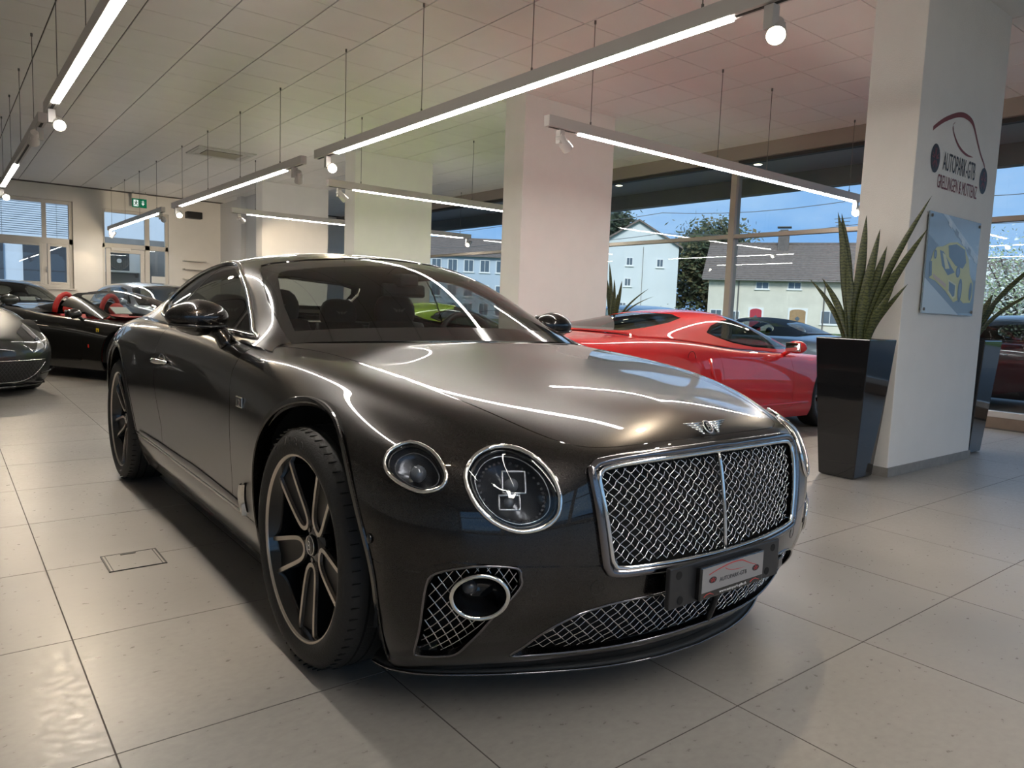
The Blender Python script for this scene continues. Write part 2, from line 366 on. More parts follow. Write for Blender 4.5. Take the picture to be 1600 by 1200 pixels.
# ================================================================== LIGHT TRACKS
M_TRK = mat('white powder-coated aluminium', (.62, .585, .55), .4)
M_LED = emis('led diffuser', LED_COL, LED_STRENGTH)
M_CABLE = mat('steel cable', (.16, .15, .14), .5, .3)
M_SPOTLENS = emis('lit spot lens', (1., .86, .62), 60.)
M_SPOTDIM = mat('spot reflector seen from behind', (.55, .52, .48), .3, .5)
ZT = 2.68
def light_track(c, L0, L1, p0, p1, along, hang, label):
    """c: fixed coordinate, LED from L0 to L1, profile from p0 to p1 along 'x' or 'y'"""
    mid = (p0+p1)/2
    loc = (c, mid, ZT) if along == 'y' else (mid, c, ZT)
    t_ = empty('light_track', loc); tag(t_, label, 'track light', 'suspended LED light tracks')
    def bx(a, b, w0, w1, z0, z1): return MB().bb(w0, w1, a-mid, b-mid, z0, z1) if along == 'y' else MB().bb(a-mid, b-mid, w0, w1, z0, z1)
    bx(p0, p1, -.036, .036, .006, .098).build('profile', M_TRK, t_, bev=.004)
    bx(L0, L1, -.027, .027, -.004, .008).build('led_diffuser', M_LED, t_)
    for a, b in ((p0, L0), (L1, p1)):
        if b-a > .12: bx(a+.03, b-.03, -.010, .010, .002, .008).build('conductor_slot', mat('dark slot', (.05, .045, .04), .6), t_)
    for h_ in hang:
        for k, off in enumerate((0,)):
            m = MB(); q = h_-mid
            P = (lambda z: (0, q, z)) if along == 'y' else (lambda z: (q, 0, z))
            m.tube([P(.098), P(ZC-ZT)], .0035, 5); m.tube([P(.095), P(.13)], .008, 6); m.tube([P(ZC-ZT-.03), P(ZC-ZT)], .010, 6)
            m.build('hanger_cable', M_CABLE, t_)
    return t_
light_track(3.295, 2.46, 7.275, 2.02, 7.78, 'y', (2.65, 4.10, 5.58, 7.08), 'long LED light track hung over the grey car')
light_track(3.295, 8.70, 13.50, 8.15, 14.02, 'y', (8.88, 10.37, 11.90, 13.40), 'LED light track beneath the ceiling air vent')
light_track(3.295, 15.08, 19.95, 14.75, 20.25, 'y', (15.25, 16.75, 18.25, 19.85), 'LED light track ending in front of the glazed back door')
light_track(.80, 2.40, 7.215, 2.0, 7.72, 'y', (2.6, 4.1, 5.6, 7.05), 'LED light track over the aisle left of the grey car')
light_track(.80, 11.08, 13.50, 8.15, 14.02, 'y', (8.9, 10.37, 11.82, 13.35), 'half-lit light track over the black open sports car')
light_track(4.85, 4.46, 9.27, 4.08, 9.42, 'x', (4.59, 6.42, 7.31, 9.14), 'LED light track crossing above the red sports car')
light_track(9.40, 4.51, 9.30, 4.13, 9.42, 'x', (4.62, 6.48, 7.4, 9.14), 'LED light track crossing above the lime green car')
light_track(13.68, 4.48, 9.20, 4.18, 9.62-.2, 'x', (4.62, 6.48, 7.4, 9.14), 'LED light track crossing between the two rear pillars')
light_track(3.295, -3.80, 1.04, -4.2, 1.5, 'y', (-3.6, -2.1, -.6, .9), 'LED light track near the front shop window, in line with the long one')
light_track(.80, -3.80, 1.04, -4.2, 1.5, 'y', (-3.6, -2.1, -.6, .9), 'LED light track near the front shop window, over the aisle')

def spot(x, y, aim, label, power=1., on=True, side=0):
    o = empty('track_spotlight', (x, y, ZT-.002)); tag(o, label, 'spotlight', 'adjustable track spotlights')
    MB().bb(-.028, .028, -.028, .028, -.115, .0).build('adapter_box', M_TRK, o, bev=.004)
    piv = Vector((.05 if side >= 0 else -.05, 0, -.105))
    d = (Vector(aim)-Vector((x, y, ZT))-piv).normalized()
    MB().tube([(0, 0, -.085), tuple(piv)], .012, 8).build('pivot_arm', M_TRK, o)
    z = d; xx = z.orthogonal().normalized(); yy = z.cross(xx)
    Mx = Matrix((xx, yy, z)).transposed().to_4x4(); Mx.translation = piv
    prof = [(0, -.095), (.030, -.095), (.036, -.085), (.036, -.06), (.040, -.055), (.047, .0), (.050, .055), (.051, .062), (.046, .062), (.043, .045), (0, .045)]
    hb = MB().lathe(prof, 24, 'z')
    for k in range(12):
        a = 2*PI*k/12; hb.box((.041*math.cos(a), .041*math.sin(a), -.028), (.008, .003, .045), rz=a)
    h_ = hb.build('lamp_head', M_TRK, o, True, angle=40); h_.matrix_local = Mx
    ln = MB().lathe([(0, .055), (.030, .054), (.0455, .050)], 20, 'z').build('lens', M_SPOTLENS if on else M_SPOTDIM, o); ln.matrix_local = Mx
    if on:
        l = bpy.data.lights.new('spot_beam', 'SPOT'); l.energy = SPOT_POWER*power; l.color = SPOT_COL; l.spot_size = math.radians(58); l.spot_blend = .55; l.shadow_soft_size = .045
        lo = bpy.data.objects.new('spot_beam', l); COL.objects.link(lo); lo.parent = o
        lo.location = piv+d*.075; lo.rotation_euler = d.to_track_quat('-Z', 'Y').to_euler()
    return o
spot(3.295, 2.22, (1.3, .9, .4), 'lit spotlight at the near end of the long track above the grey car')
spot(3.295, 7.50, (1.75, 2.9, .8), 'lit spotlight at the far end of the long track above the grey car')
spot(3.295, 8.42, (4.6, 11.5, .2), 'spotlight turned away, on the end of the track beneath the air vent')
spot(3.295, 13.80, (2.3, 10.2, .6), 'lit spotlight at the far end of the track beneath the air vent')
spot(3.295, 14.95, (4.4, 20.2, 2.0), 'spotlight turned away, at the head of the track before the back door', 3.2)
spot(3.295, 20.08, (2.6, 20.6, 1.6), 'spotlight on the last track end before the back door', .25)
spot(.80, 7.48, (1.0, 3.6, .35), 'lit spotlight at the far end of the left aisle track', 1.3)
spot(.80, 8.40, (.9, 12.5, .5), 'spotlight turned away, below the lit one on the left aisle track', 1.6, side=-1)
spot(.80, 13.78, (1.0, 9.6, .5), 'lit spotlight at the far end of the half-lit track')
spot(4.24, 4.85, (7.0, 5.2, .6), 'spotlight on the pillar end of the track above the red car', 1.6)
spot(9.33, 4.85, (6.3, 4.3, .6), 'lit spotlight on the window end of the track above the red car', 1.3)
spot(4.30, 9.40, (7.0, 9.8, .5), 'spotlight on the aisle end of the track above the lime car', 1.5)
spot(9.33, 9.40, (6.4, 8.6, .6), 'lit spotlight on the window end of the track above the lime car')
spot(4.32, 13.68, (6.2, 15.8, 1.7), 'spotlight on the aisle end of the track between the rear pillars', 2.6)
spot(9.33, 13.68, (6.6, 12.8, .8), 'lit spotlight on the window end of the track between the rear pillars')
spot(.80, 1.55, (.15, 3.3, 0), 'lit spotlight of the aisle near the front shop window', 1.2)
spot(3.295, 1.25, (4.4, .9, 0.), 'lit spotlight beside the long track near the front shop window', .8)
# ceiling air unit
a = empty('ceiling_air_unit', (3.97, 13.53, ZC)); tag(a, 'square white air conditioning cassette set into the ceiling', 'air vent')
MB().bb(-.48, .48, -.42, .42, -.018, .014).build('panel', mat('white plastic', (.66, .64, .60), .5), a, bev=.006)
fr = MB()
for s in (-1, 1): fr.bb(-.36, .36, s*.30-.03, s*.30+.03, -.026, -.016); fr.bb(s*.41-.025, s*.41+.025, -.22, .22, -.026, -.016)
fr.build('flap', mat('white plastic', (.66, .64, .60), .5), a)
MB().bb(-.30, .30, -.22, .22, -.024, -.016).build('grille_back', mat('dark grille gap', (.22, .2, .17), .8), a)
for k in range(12): MB().bb(-.30, .30, -.21+k*.037, -.195+k*.037, -.032, -.022).build('slat', mat('cream slat', (.55, .50, .42), .6), a)
# exit sign
e = empty('exit_sign', (3.93, 20.0, 3.30)); tag(e, 'small green emergency exit sign with running figure and arrow', 'exit sign')
MB().bb(-.16, .16, -.02, .02, -.02, .19).build('box', emis('exit green', (.005, .10, .045), 1.), e, bev=.004)
MB().bb(-.17, .17, -.025, .025, .19, .30).build('housing', M_TRK, e, bev=.004)
mw = emis('exit white', (.75, .85, .78), .8)
r = MB().bb(.03, .115, -.024, -.021, .12, .125).bb(.066, .082, -.024, -.021, .06, .15)
r.add([(.035, -.023, .085), (.113, -.023, .085), (.074, -.023, .03)], [(0, 1, 2)]); r.build('arrow', mw, e)
r = MB().bb(-.135, -.03, -.024, -.021, .005, .16); r.build('doorway', mw, e)
r = MB().ball((-.078, -.026, .135), .013, 8, 5).box((-.08, -.026, .095), (.026, .004, .055), ry=.25).box((-.10, -.026, .05), (.014, .004, .06), ry=.7).box((-.062, -.026, .05), (.014, .004, .06), ry=-.5).box((-.058, -.026, .10), (.04, .004, .011), ry=.5).box((-.104, -.026, .098), (.04, .004, .011), ry=.6)
r.build('running_figure', mat('exit dark green', (.01, .12, .06), .6), e)
MB().tube([(-.14, 0, .30), (-.14, 0, ZC-3.30)], .004, 5).build('hanger_wire', M_CABLE, e); MB().tube([(.14, 0, .30), (.14, 0, ZC-3.30)], .004, 5).build('hanger_wire', M_CABLE, e)
# loudspeaker and shelves on the back wall
s_ = empty('wall_loudspeaker', (5.33, YB-.02, 3.2)); tag(s_, 'black loudspeaker fixed high on the white back wall', 'loudspeaker')
MB().bb(-.19, .19, -.24, -.02, 0, .17).build('cabinet', mat('black plastic', (.015, .015, .016), .5), s_, bev=.012); MB().bb(-.05, .05, -.02, .02, .04, .13).build('bracket', M_CABLE, s_); MB().bb(-.17, .17, -.247, -.24, .02, .15).build('front_mesh', mat('black mesh', (.03, .03, .03), .9), s_)
for z, l in ((2.10, 'top'), (1.88, 'middle'), (1.62, 'lowest')):
    o = MB().bb(-.27, .27, -.26, 0, -.012, .012).build('wall_shelf', mat('white shelf board', (.68, .65, .6), .5), None, loc=(5.35, YB, z), bev=.003); tag(o, 'slim white wall shelf on the back wall, %s of the three' % l, 'shelf', 'wall shelves')
# floor hatch
f_ = empty('floor_socket_hatch', (.62, 3.37, 0)); tag(f_, 'rectangular floor socket hatch let into the tiles', 'floor hatch')
MB().bb(-.104, .104, -.104, .104, .0005, .003).build('lid', M_TILE, f_)
hm = mat('dark steel edge', (.05, .05, .05), .4, .6)
for s in (-1, 1): MB().bb(-.11, .11, s*.107-.0015, s*.107+.0015, 0, .004).build('edge', hm, f_)
for s in (-1, 1): MB().bb(s*.107-.003, s*.107+.003, -.11, .11, 0, .0045).build('side_trim', hm, f_); MB().bb(s*.094-.0015, s*.094+.0015, -.104, .104, 0, .0040).build('side_trim', hm, f_)
MB().bb(-.035, .025, .084, .102, .001, .005).build('cable_flap', hm, f_)
# ------------------------------------------------------------------ smooth surface nets
def bs_matrix(n,sub,sym0=False,sym1=False):
    """rows: evaluated params, cols: n control pts (+2 phantom handled by caller)"""
    T=[]
    for i in range(n-1):
        for k in range(sub):
            T.append(i+k/sub)
    T.append(n-1)
    T=np.array(T); B=np.zeros((len(T),n+2))
    for r,t in enumerate(T):
        i=min(int(t),n-2);s=t-i
        w=[(1-s)**3/6,(3*s**3-6*s**2+4)/6,(-3*s**3+3*s**2+3*s+1)/6,s**3/6]
        for k in range(4): B[r,i+k]+=w[k]
    return B
def ext(P,m0,m1):
    # P (n,m,3) along axis0; phantom rows. mode 'c' clamp-reflect through point, 's' mirror in x
    def ph(a,b,mode):
        if mode=='s': return b*np.array([-1,1,1])
        return 2*a-b
    return np.concatenate([ph(P[0],P[1],m0)[None],P,ph(P[-1],P[-2],m1)[None]])
def surf(P,su,sv,mu=('c','c'),mv=('c','c')):
    P=np.asarray(P,float)
    A=ext(P,*mu); B=bs_matrix(P.shape[0],su); Q=np.einsum('ab,bcd->acd',B,A)
    Q2=ext(Q.transpose(1,0,2),*mv); C=bs_matrix(P.shape[1],sv)
    return np.einsum('ab,bcd->acd',C,Q2).transpose(1,0,2)
# ---- hero lower body : columns x rows
BODY=[
# c0 front centre
[(0,-.765,.135),(0,-.835,.20),(0,-.868,.33),(0,-.872,.44),(0,-.862,.55),(0,-.848,.64),(0,-.832,.71),(0,-.815,.752),(0,-.785,.778),(0,-.73,.806),(0,-.66,.835),(0,-.58,.855)],
# c1
[(.25,-.745,.135),(.26,-.815,.20),(.27,-.850,.33),(.27,-.858,.44),(.27,-.848,.55),(.27,-.835,.64),(.27,-.82,.71),(.27,-.805,.748),(.265,-.775,.774),(.20,-.71,.81),(.11,-.63,.84),(0,-.53,.865)],
# c2 grille edge
[(.48,-.655,.135),(.50,-.735,.20),(.515,-.79,.33),(.52,-.80,.44),(.52,-.80,.55),(.52,-.79,.64),(.52,-.772,.705),(.505,-.765,.735),(.475,-.745,.762),(.36,-.655,.812),(.20,-.56,.852),(0,-.46,.878)],
# c3 main lamp
[(.675,-.56,.138),(.70,-.645,.20),(.715,-.715,.33),(.71,-.72,.44),(.70,-.725,.55),(.685,-.71,.64),(.665,-.67,.72),(.615,-.645,.765),(.535,-.635,.795),(.40,-.565,.83),(.22,-.48,.865),(0,-.39,.89)],
# c4 between lamps
[(.79,-.485,.138),(.825,-.56,.20),(.845,-.62,.33),(.835,-.625,.44),(.83,-.64,.55),(.805,-.635,.64),(.765,-.58,.72),(.68,-.53,.795),(.575,-.52,.83),(.44,-.46,.852),(.24,-.39,.88),(0,-.31,.90)],
# c5 outer lamp
[(.865,-.425,.135),(.895,-.48,.20),(.912,-.52,.33),(.915,-.525,.44),(.925,-.54,.55),(.91,-.54,.645),(.865,-.505,.735),(.735,-.43,.815),(.60,-.415,.852),(.46,-.37,.868),(.25,-.30,.893),(0,-.23,.912)],
# c6 front of arch
[(.865,-.33,.135),(.90,-.37,.20),(.935,-.395,.33),(.955,-.405,.44),(.968,-.41,.55),(.962,-.41,.655),(.915,-.385,.755),(.775,-.315,.838),(.625,-.30,.872),(.48,-.26,.885),(.26,-.20,.907),(0,-.14,.925)],
# c7
[(.88,-.21,.135),(.915,-.23,.20),(.945,-.24,.33),(.968,-.245,.44),(.982,-.245,.56),(.98,-.245,.67),(.937,-.235,.775),(.805,-.185,.866),(.645,-.165,.894),(.50,-.135,.903),(.27,-.09,.92),(0,-.04,.937)],
# c8 axle
[(.885,-.03,.135),(.92,-.03,.20),(.95,-.03,.33),(.972,-.03,.45),(.986,-.03,.58),(.986,-.03,.69),(.95,-.03,.795),(.83,-.03,.893),(.665,-.02,.918),(.52,.0,.923),(.28,.03,.937),(0,.06,.951)],
# c9
[(.885,.19,.14),(.92,.19,.21),(.95,.19,.33),(.968,.19,.45),(.980,.19,.58),(.979,.19,.70),(.95,.19,.81),(.855,.17,.905),(.69,.18,.942),(.53,.18,.945),(.29,.18,.956),(0,.19,.968)],
# c10 cowl line
[(.882,.42,.15),(.92,.42,.22),(.945,.42,.33),(.955,.42,.45),(.967,.42,.58),(.968,.42,.71),(.945,.42,.83),(.875,.40,.918),(.72,.42,.962),(.55,.37,.967),(.30,.32,.976),(0,.305,.985)],
# c11  windshield base line is here (deck rows)
[(.882,.68,.16),(.918,.68,.235),(.94,.68,.335),(.945,.68,.45),(.955,.68,.58),(.957,.68,.71),(.942,.68,.84),(.895,.67,.925),(.80,.66,.965),(.60,.52,.985),(.32,.40,.998),(0,.36,1.003)],
# c12
[(.882,1.05,.165),(.918,1.05,.24),(.935,1.05,.335),(.938,1.05,.45),(.947,1.05,.58),(.95,1.05,.71),(.94,1.05,.845),(.90,1.05,.935),(.85,1.05,.972),(.80,1.05,.965),(.78,1.05,.955),(.76,1.05,.945)],
# c13
[(.882,1.5,.165),(.918,1.5,.24),(.933,1.5,.335),(.935,1.5,.45),(.945,1.5,.58),(.95,1.5,.71),(.94,1.5,.85),(.90,1.5,.945),(.855,1.5,.983),(.805,1.5,.975),(.78,1.5,.965),(.76,1.5,.955)],
# c14
[(.882,1.95,.165),(.918,1.95,.24),(.935,1.95,.335),(.942,1.95,.45),(.955,1.95,.58),(.96,1.95,.71),(.947,1.95,.86),(.905,1.95,.955),(.855,1.95,.993),(.80,1.95,.985),(.77,1.95,.975),(.75,1.95,.965)],
# c15
[(.885,2.35,.165),(.92,2.35,.24),(.948,2.35,.335),(.965,2.35,.45),(.98,2.35,.58),(.985,2.35,.71),(.972,2.35,.86),(.92,2.35,.962),(.85,2.37,1.0),(.79,2.37,.995),(.75,2.37,.985),(.72,2.37,.975)],
# c16
[(.89,2.7,.165),(.93,2.7,.24),(.965,2.7,.335),(.985,2.7,.45),(.998,2.7,.58),(1.0,2.7,.71),(.982,2.7,.855),(.92,2.7,.962),(.83,2.72,1.003),(.76,2.75,1.01),(.71,2.77,1.01),(.68,2.78,1.0)],
# c17
[(.89,3.0,.17),(.93,3.0,.25),(.965,3.0,.345),(.985,3.0,.46),(.996,3.0,.59),(.995,3.0,.72),(.97,3.0,.85),(.90,3.0,.955),(.80,3.02,1.0),(.60,3.16,1.045),(.32,3.25,1.068),(0,3.28,1.07)],
# c18
[(.87,3.35,.19),(.905,3.35,.28),(.93,3.35,.37),(.945,3.35,.48),(.95,3.35,.61),(.945,3.35,.73),(.92,3.35,.85),(.85,3.35,.945),(.76,3.35,.99),(.55,3.42,1.015),(.28,3.48,1.03),(0,3.5,1.035)],
# c19
[(.78,3.62,.22),(.81,3.66,.31),(.835,3.69,.40),(.85,3.70,.50),(.85,3.70,.62),(.84,3.69,.74),(.81,3.67,.86),(.75,3.63,.945),(.66,3.60,.98),(.48,3.65,.995),(.25,3.70,1.005),(0,3.72,1.01)],
# c20
[(.45,3.78,.25),(.47,3.85,.34),(.48,3.90,.43),(.49,3.92,.53),(.49,3.92,.65),(.48,3.91,.76),(.46,3.89,.87),(.43,3.87,.945),(.38,3.84,.97),(.28,3.84,.985),(.15,3.85,.992),(0,3.86,.995)],
# c21
[(0,3.84,.26),(0,3.91,.35),(0,3.96,.44),(0,3.98,.54),(0,3.98,.66),(0,3.97,.77),(0,3.95,.88),(0,3.94,.945),(0,3.93,.962),(0,3.92,.972),(0,3.91,.98),(0,3.90,.985)],
]
# fender crest and the hollow below it: one extra row between rows 6 and 7
_crest={4:((.80,-.60,.72),(.735,-.555,.757),(.665,-.525,.802)),5:((.875,-.505,.742),(.775,-.445,.783),(.705,-.425,.836)),6:((.915,-.385,.772),(.805,-.335,.812),(.742,-.315,.861)),
7:((.932,-.235,.795),(.830,-.195,.846),(.772,-.185,.887)),8:((.945,-.03,.812),(.855,-.03,.875),(.80,-.03,.908)),9:((.948,.19,.825),(.88,.18,.897),(.832,.17,.924)),10:((.945,.42,.845),(.90,.41,.914),(.862,.40,.938))}
for _i,_c in enumerate(BODY):
    if _i in _crest: _c[6:8]=list(_crest[_i])
    else: _c.insert(7,tuple((a+b)/2 for a,b in zip(_c[6],_c[7])))
GH=[
[(.845,.55,.945),(.82,.60,.955),(.79,.635,.965),(.74,.645,.976),(.45,.45,.995),(0,.36,1.003)],
[(.86,.93,.965),(.79,.93,1.03),(.735,.93,1.085),(.682,.93,1.13),(.39,.78,1.178),(0,.70,1.192)],
[(.868,1.27,.98),(.78,1.27,1.10),(.705,1.27,1.205),(.638,1.25,1.295),(.36,1.165,1.352),(0,1.12,1.372)],
[(.87,1.6,.988),(.785,1.6,1.12),(.695,1.6,1.25),(.60,1.6,1.345),(.34,1.57,1.392),(0,1.55,1.408)],
[(.87,2.0,.997),(.785,2.0,1.13),(.69,2.0,1.255),(.59,2.0,1.342),(.33,2.0,1.39),(0,2.0,1.403)],
[(.858,2.35,1.003),(.775,2.36,1.125),(.68,2.38,1.228),(.585,2.4,1.297),(.32,2.43,1.338),(0,2.45,1.352)],
[(.835,2.65,1.008),(.76,2.68,1.093),(.67,2.72,1.158),(.58,2.78,1.20),(.32,2.85,1.226),(0,2.88,1.232)],
[(.80,2.98,1.003),(.73,3.03,1.036),(.65,3.09,1.055),(.56,3.15,1.064),(.3,3.23,1.072),(0,3.26,1.073)],
]
def body(su=14,sv=12): return surf(BODY,su,sv,('s','s'),('c','s'))
def green(su=16,sv=12): return surf(GH,su,sv,('c','c'),('c','s'))
# ------------------------------------------------------------------ cutting panels out of a smooth sheet
class Sheet:
    """V verts, N normals, F polygons, A extra per-vertex scalars"""
    def __init__(s, V, N_, F, A): s.V, s.N, s.F, s.A = V, N_, F, A
    @staticmethod
    def from_grid(G):
        n, m = G.shape[:2]
        du = np.gradient(G, axis=0); dv = np.gradient(G, axis=1); nn = np.cross(du, dv)
        l = np.linalg.norm(nn, axis=2, keepdims=True); l[l < 1e-12] = 1; nn = nn/l
        i = (np.arange(n-1)[:, None]*m+np.arange(m-1)[None]).ravel()
        F = np.stack([i, i+m, i+m+1, i+1], 1).tolist()
        U = np.repeat(np.arange(n), m).astype(float); W = np.tile(np.arange(m), n).astype(float)
        return Sheet(G.reshape(-1, 3).copy(), nn.reshape(-1, 3).copy(), F, np.stack([U, W], 1))
    def clip(s, f):
        """keep f >= 0"""
        f = np.asarray(f, float); pos = (f >= 0).tolist(); F2 = []; cut = {}; ea = []; eb = []; n0 = len(s.V)
        for q in s.F:
            k = sum(pos[i] for i in q)
            if k == len(q): F2.append(q); continue
            if k == 0: continue
            o = []
            for a, b in zip(q, q[1:]+q[:1]):
                if pos[a]: o.append(a)
                if pos[a] != pos[b]:
                    key = (a, b) if a < b else (b, a)
                    if key not in cut: cut[key] = n0+len(ea); ea.append(key[0]); eb.append(key[1])
                    o.append(cut[key])
            if len(o) > 2: F2.append(o)
        if ea:
            ea = np.array(ea); eb = np.array(eb); t = (f[ea]/(f[ea]-f[eb]))[:, None]
            mix = lambda A: np.concatenate([A, A[ea]*(1-t)+A[eb]*t])
            V, N_, A = mix(s.V), mix(s.N), mix(s.A)
        else: V, N_, A = s.V, s.N, s.A
        used = np.unique(np.concatenate([np.array(q) for q in F2])) if F2 else np.array([], int)
        mp = -np.ones(len(V), int); mp[used] = np.arange(len(used))
        return Sheet(V[used], N_[used], [[int(mp[i]) for i in q] for q in F2], A[used])
    def push(s, d): return Sheet(s.V+s.N*d, s.N, s.F, s.A)
    def mirrored(s, both=False):
        X = np.array([-1, 1, 1]); n = len(s.V)
        F = [q[::-1] for q in s.F]
        if not both: return Sheet(s.V*X, s.N*X, F, s.A)
        mid = np.abs(s.V[:, 0]) < 1e-5; mp = np.where(mid, np.arange(n), np.arange(n)+n)      # weld along the centre line
        Nn = s.N.copy(); Nn[mid, 0] = 0
        T_ = Sheet(np.concatenate([s.V, s.V*X]), np.concatenate([Nn, Nn*X]), s.F+[[int(mp[i]) for i in q] for q in F], np.concatenate([s.A, s.A]))
        used = np.unique(np.concatenate([np.array(q) for q in T_.F])); r_ = -np.ones(len(T_.V), int); r_[used] = np.arange(len(used))
        return Sheet(T_.V[used], T_.N[used], [[int(r_[i]) for i in q] for q in T_.F], T_.A[used])
    def mesh(s, name, flip=False, thick=0.):
        V, N_, F = s.V, s.N/np.maximum(np.linalg.norm(s.N, axis=1, keepdims=True), 1e-9), s.F
        NN = N_
        if thick:   # folded-back return along the open edges so panels have thickness
            cnt = {}
            for q in F:
                for a, b in zip(q, q[1:]+q[:1]): cnt[(a, b)] = cnt.get((a, b), 0)+1
            edges = [(a, b) for (a, b) in cnt if (b, a) not in cnt and not (abs(V[a][0]) < 1e-5 and abs(V[b][0]) < 1e-5)]
            bv = sorted({i for e in edges for i in e}); mp = {i: len(V)+k for k, i in enumerate(bv)}
            V = np.concatenate([V, V[bv]-N_[bv]*thick]); NN = np.concatenate([N_, N_[bv]]); F = F+[[b, a, mp[a], mp[b]] for a, b in edges]
        me = bpy.data.meshes.new(name); me.from_pydata(V.tolist(), [], F); me.update()
        me.polygons.foreach_set('use_smooth', [True]*len(me.polygons))
        me.normals_split_custom_set_from_vertices(NN.tolist())
        return me
def sd_poly(X, Y, poly):
    """signed distance, inside positive"""
    P = np.array(poly, float); d = np.full(len(X), 1e9); ins = np.zeros(len(X), bool)
    for (ax, ay), (bx, by) in zip(P, np.roll(P, -1, 0)):
        ex, ey = bx-ax, by-ay; wx, wy = X-ax, Y-ay
        t = np.clip((wx*ex+wy*ey)/(ex*ex+ey*ey+1e-12), 0, 1)
        d = np.minimum(d, np.hypot(wx-ex*t, wy-ey*t))
        c = ((ay <= Y) & (by > Y)) | ((by <= Y) & (ay > Y))
        with np.errstate(divide='ignore', invalid='ignore'):
            ins ^= c & (X < ax+(Y-ay)/(by-ay+1e-30)*ex)
    return np.where(ins, d, -d)
def smooth_poly(p, n=5): return [tuple(q) for q in spline(p, n, True)]
def arch_f(V, yc, r, zc=.385):
    """negative inside the wheel opening"""
    y, z = V[:, 1]-yc, V[:, 2]-zc
    d = np.where(z > 0, np.hypot(y, z), np.abs(y)+np.maximum(-z, 0)*.06)
    return np.where(V[:, 0] > .5, d-r, 1.)
from mathutils.bvhtree import BVHTree
def on_surface(bvh, p, d):
    h_ = bvh.ray_cast(Vector(p), Vector(d)); return h_[0], h_[1]
# ================================================================== GREY GRAND TOURER
XC, YA = 1.81, 2.117
car = empty('grand_tourer', (XC, YA, 0)); tag(car, 'dark grey metallic grand touring coupe with round headlights and mesh grille', 'car')
M_PAINT = carpaint('anthracite metallic paint', (.017, .0148, .0140), .9, .28, .45, coat_ior=1.54)
M_CHROME = mat('chrome', (.78, .77, .75), .07, 1.)
M_DCHROME = mat('dark tinted chrome', (.22, .21, .22), .12, 1.)
M_BLACK = mat('gloss black', (.008, .008, .009), .12, coat=.5)
M_MATT = mat('matt black plastic', (.012, .012, .012), .6)
M_VOID = mat('dark void', (.004, .004, .004), .9)
M_TYRE = mat('tyre rubber', (.016, .016, .016), .62, bump=.2, bscale=120)
M_CARGLASS = glass('car window glass', (.42, .45, .44), 1.52)
M_WSGLASS = glass('windscreen glass', (.62, .66, .65), 1.52)
M_LENS = glass('lamp lens', (.86, .88, .90), 1.38)
M_LEATHER = mat('black leather', (.022, .021, .022), .5, bump=.1, bscale=200)
SB = Sheet.from_grid(body(14, 12)); SB.A = SB.A/np.array([14., 12.])
SG = Sheet.from_grid(green(18, 14)); SG.A = SG.A/np.array([18., 14.])
def full_bvh(S):
    T_ = S.mirrored(True); return BVHTree.FromPolygons([tuple(v) for v in T_.V], T_.F)
BVH_B = full_bvh(SB); BVH_G = full_bvh(SG)
ARCH_R = .437
SEAM = ([-.90, -.816, -.774, -.726, -.639, -.603, -.579, -.511, -.433, -.2], [.45, .466, .478, .484, .495, .479, .460, .460, .472, .48])
GRILLE = [(0, .737), (.30, .732), (.415, .724), (.447, .712), (.457, .69), (.447, .60), (.432, .50), (.422, .472), (.395, .456), (.25, .450), (0, .446), (-.2, .446), (-.2, .737)]
LOWGR = [(0, .215), (.26, .208), (.42, .204), (.56, .206), (.640, .211), (.622, .245), (.60, .278), (.565, .307), (.51, .335), (.45, .350), (.38, .358), (.2, .362), (0, .363), (-.2, .363), (-.2, .215)]
FOG = [(.855, .226), (.838, .212), (.80, .215), (.772, .226), (.757, .27), (.72, .355), (.670, .424), (.668, .455), (.682, .480), (.77, .484), (.845, .462), (.862, .42), (.864, .33)]
HL = [(.771, .699), (.741, .734), (.699, .756), (.655, .768), (.613, .763), (.587, .735), (.571, .690), (.568, .650), (.578, .612), (.608, .585), (.652, .573), (.688, .576), (.731, .598), (.764, .642)]
OL = [(.462, .723), (.447, .750), (.385, .768), (.305, .756), (.25, .732), (.219, .703), (.229, .678), (.267, .666), (.315, .663), (.386, .677), (.440, .697)]
HLs, OLs = smooth_poly(HL), smooth_poly(OL)
DOOR = [(.706, .345), (.70, .47), (.698, .60), (.703, .72), (.735, .82), (.745, .90), (.76, 1.2), (1.96, 1.2), (1.955, .95), (1.945, .80), (1.932, .70), (1.89, .59), (1.845, .48), (1.862, .37), (1.88, .345)]
GAP = .0022
V = SB.V
zseam = np.interp(V[:, 1], *SEAM)
f_seam = V[:, 2]-zseam
f_arch = np.minimum(arch_f(V, 0, ARCH_R), arch_f(V, 2.851, ARCH_R+.008))
f_gr = -sd_poly(V[:, 0], V[:, 2], GRILLE); f_gr[V[:, 1] > -.6] = 1
f_lg = -sd_poly(V[:, 0], V[:, 2], LOWGR); f_lg[V[:, 1] > -.5] = 1
f_fog = -sd_poly(V[:, 0], V[:, 2], FOG); f_fog[V[:, 1] > -.3] = 1
f_hl = -sd_poly(V[:, 0], V[:, 2], HLs); f_hl[V[:, 1] > -.4] = 1
f_ol = -sd_poly(V[:, 0]+V[:, 1], V[:, 2], OLs); f_ol[V[:, 1] > -.25] = 1
f_door = sd_poly(V[:, 1], V[:, 2], DOOR)
HOODROW = 8.93
hood_f = SB.A[:, 1]-HOODROW
colu = SB.A[:, 0]
cab = np.minimum(np.minimum(colu-11, 17-colu), SB.A[:, 1]-9)      # cabin opening
mn = lambda *a: np.minimum.reduce([np.broadcast_to(np.asarray(x, float), V[:, 0].shape) for x in a])
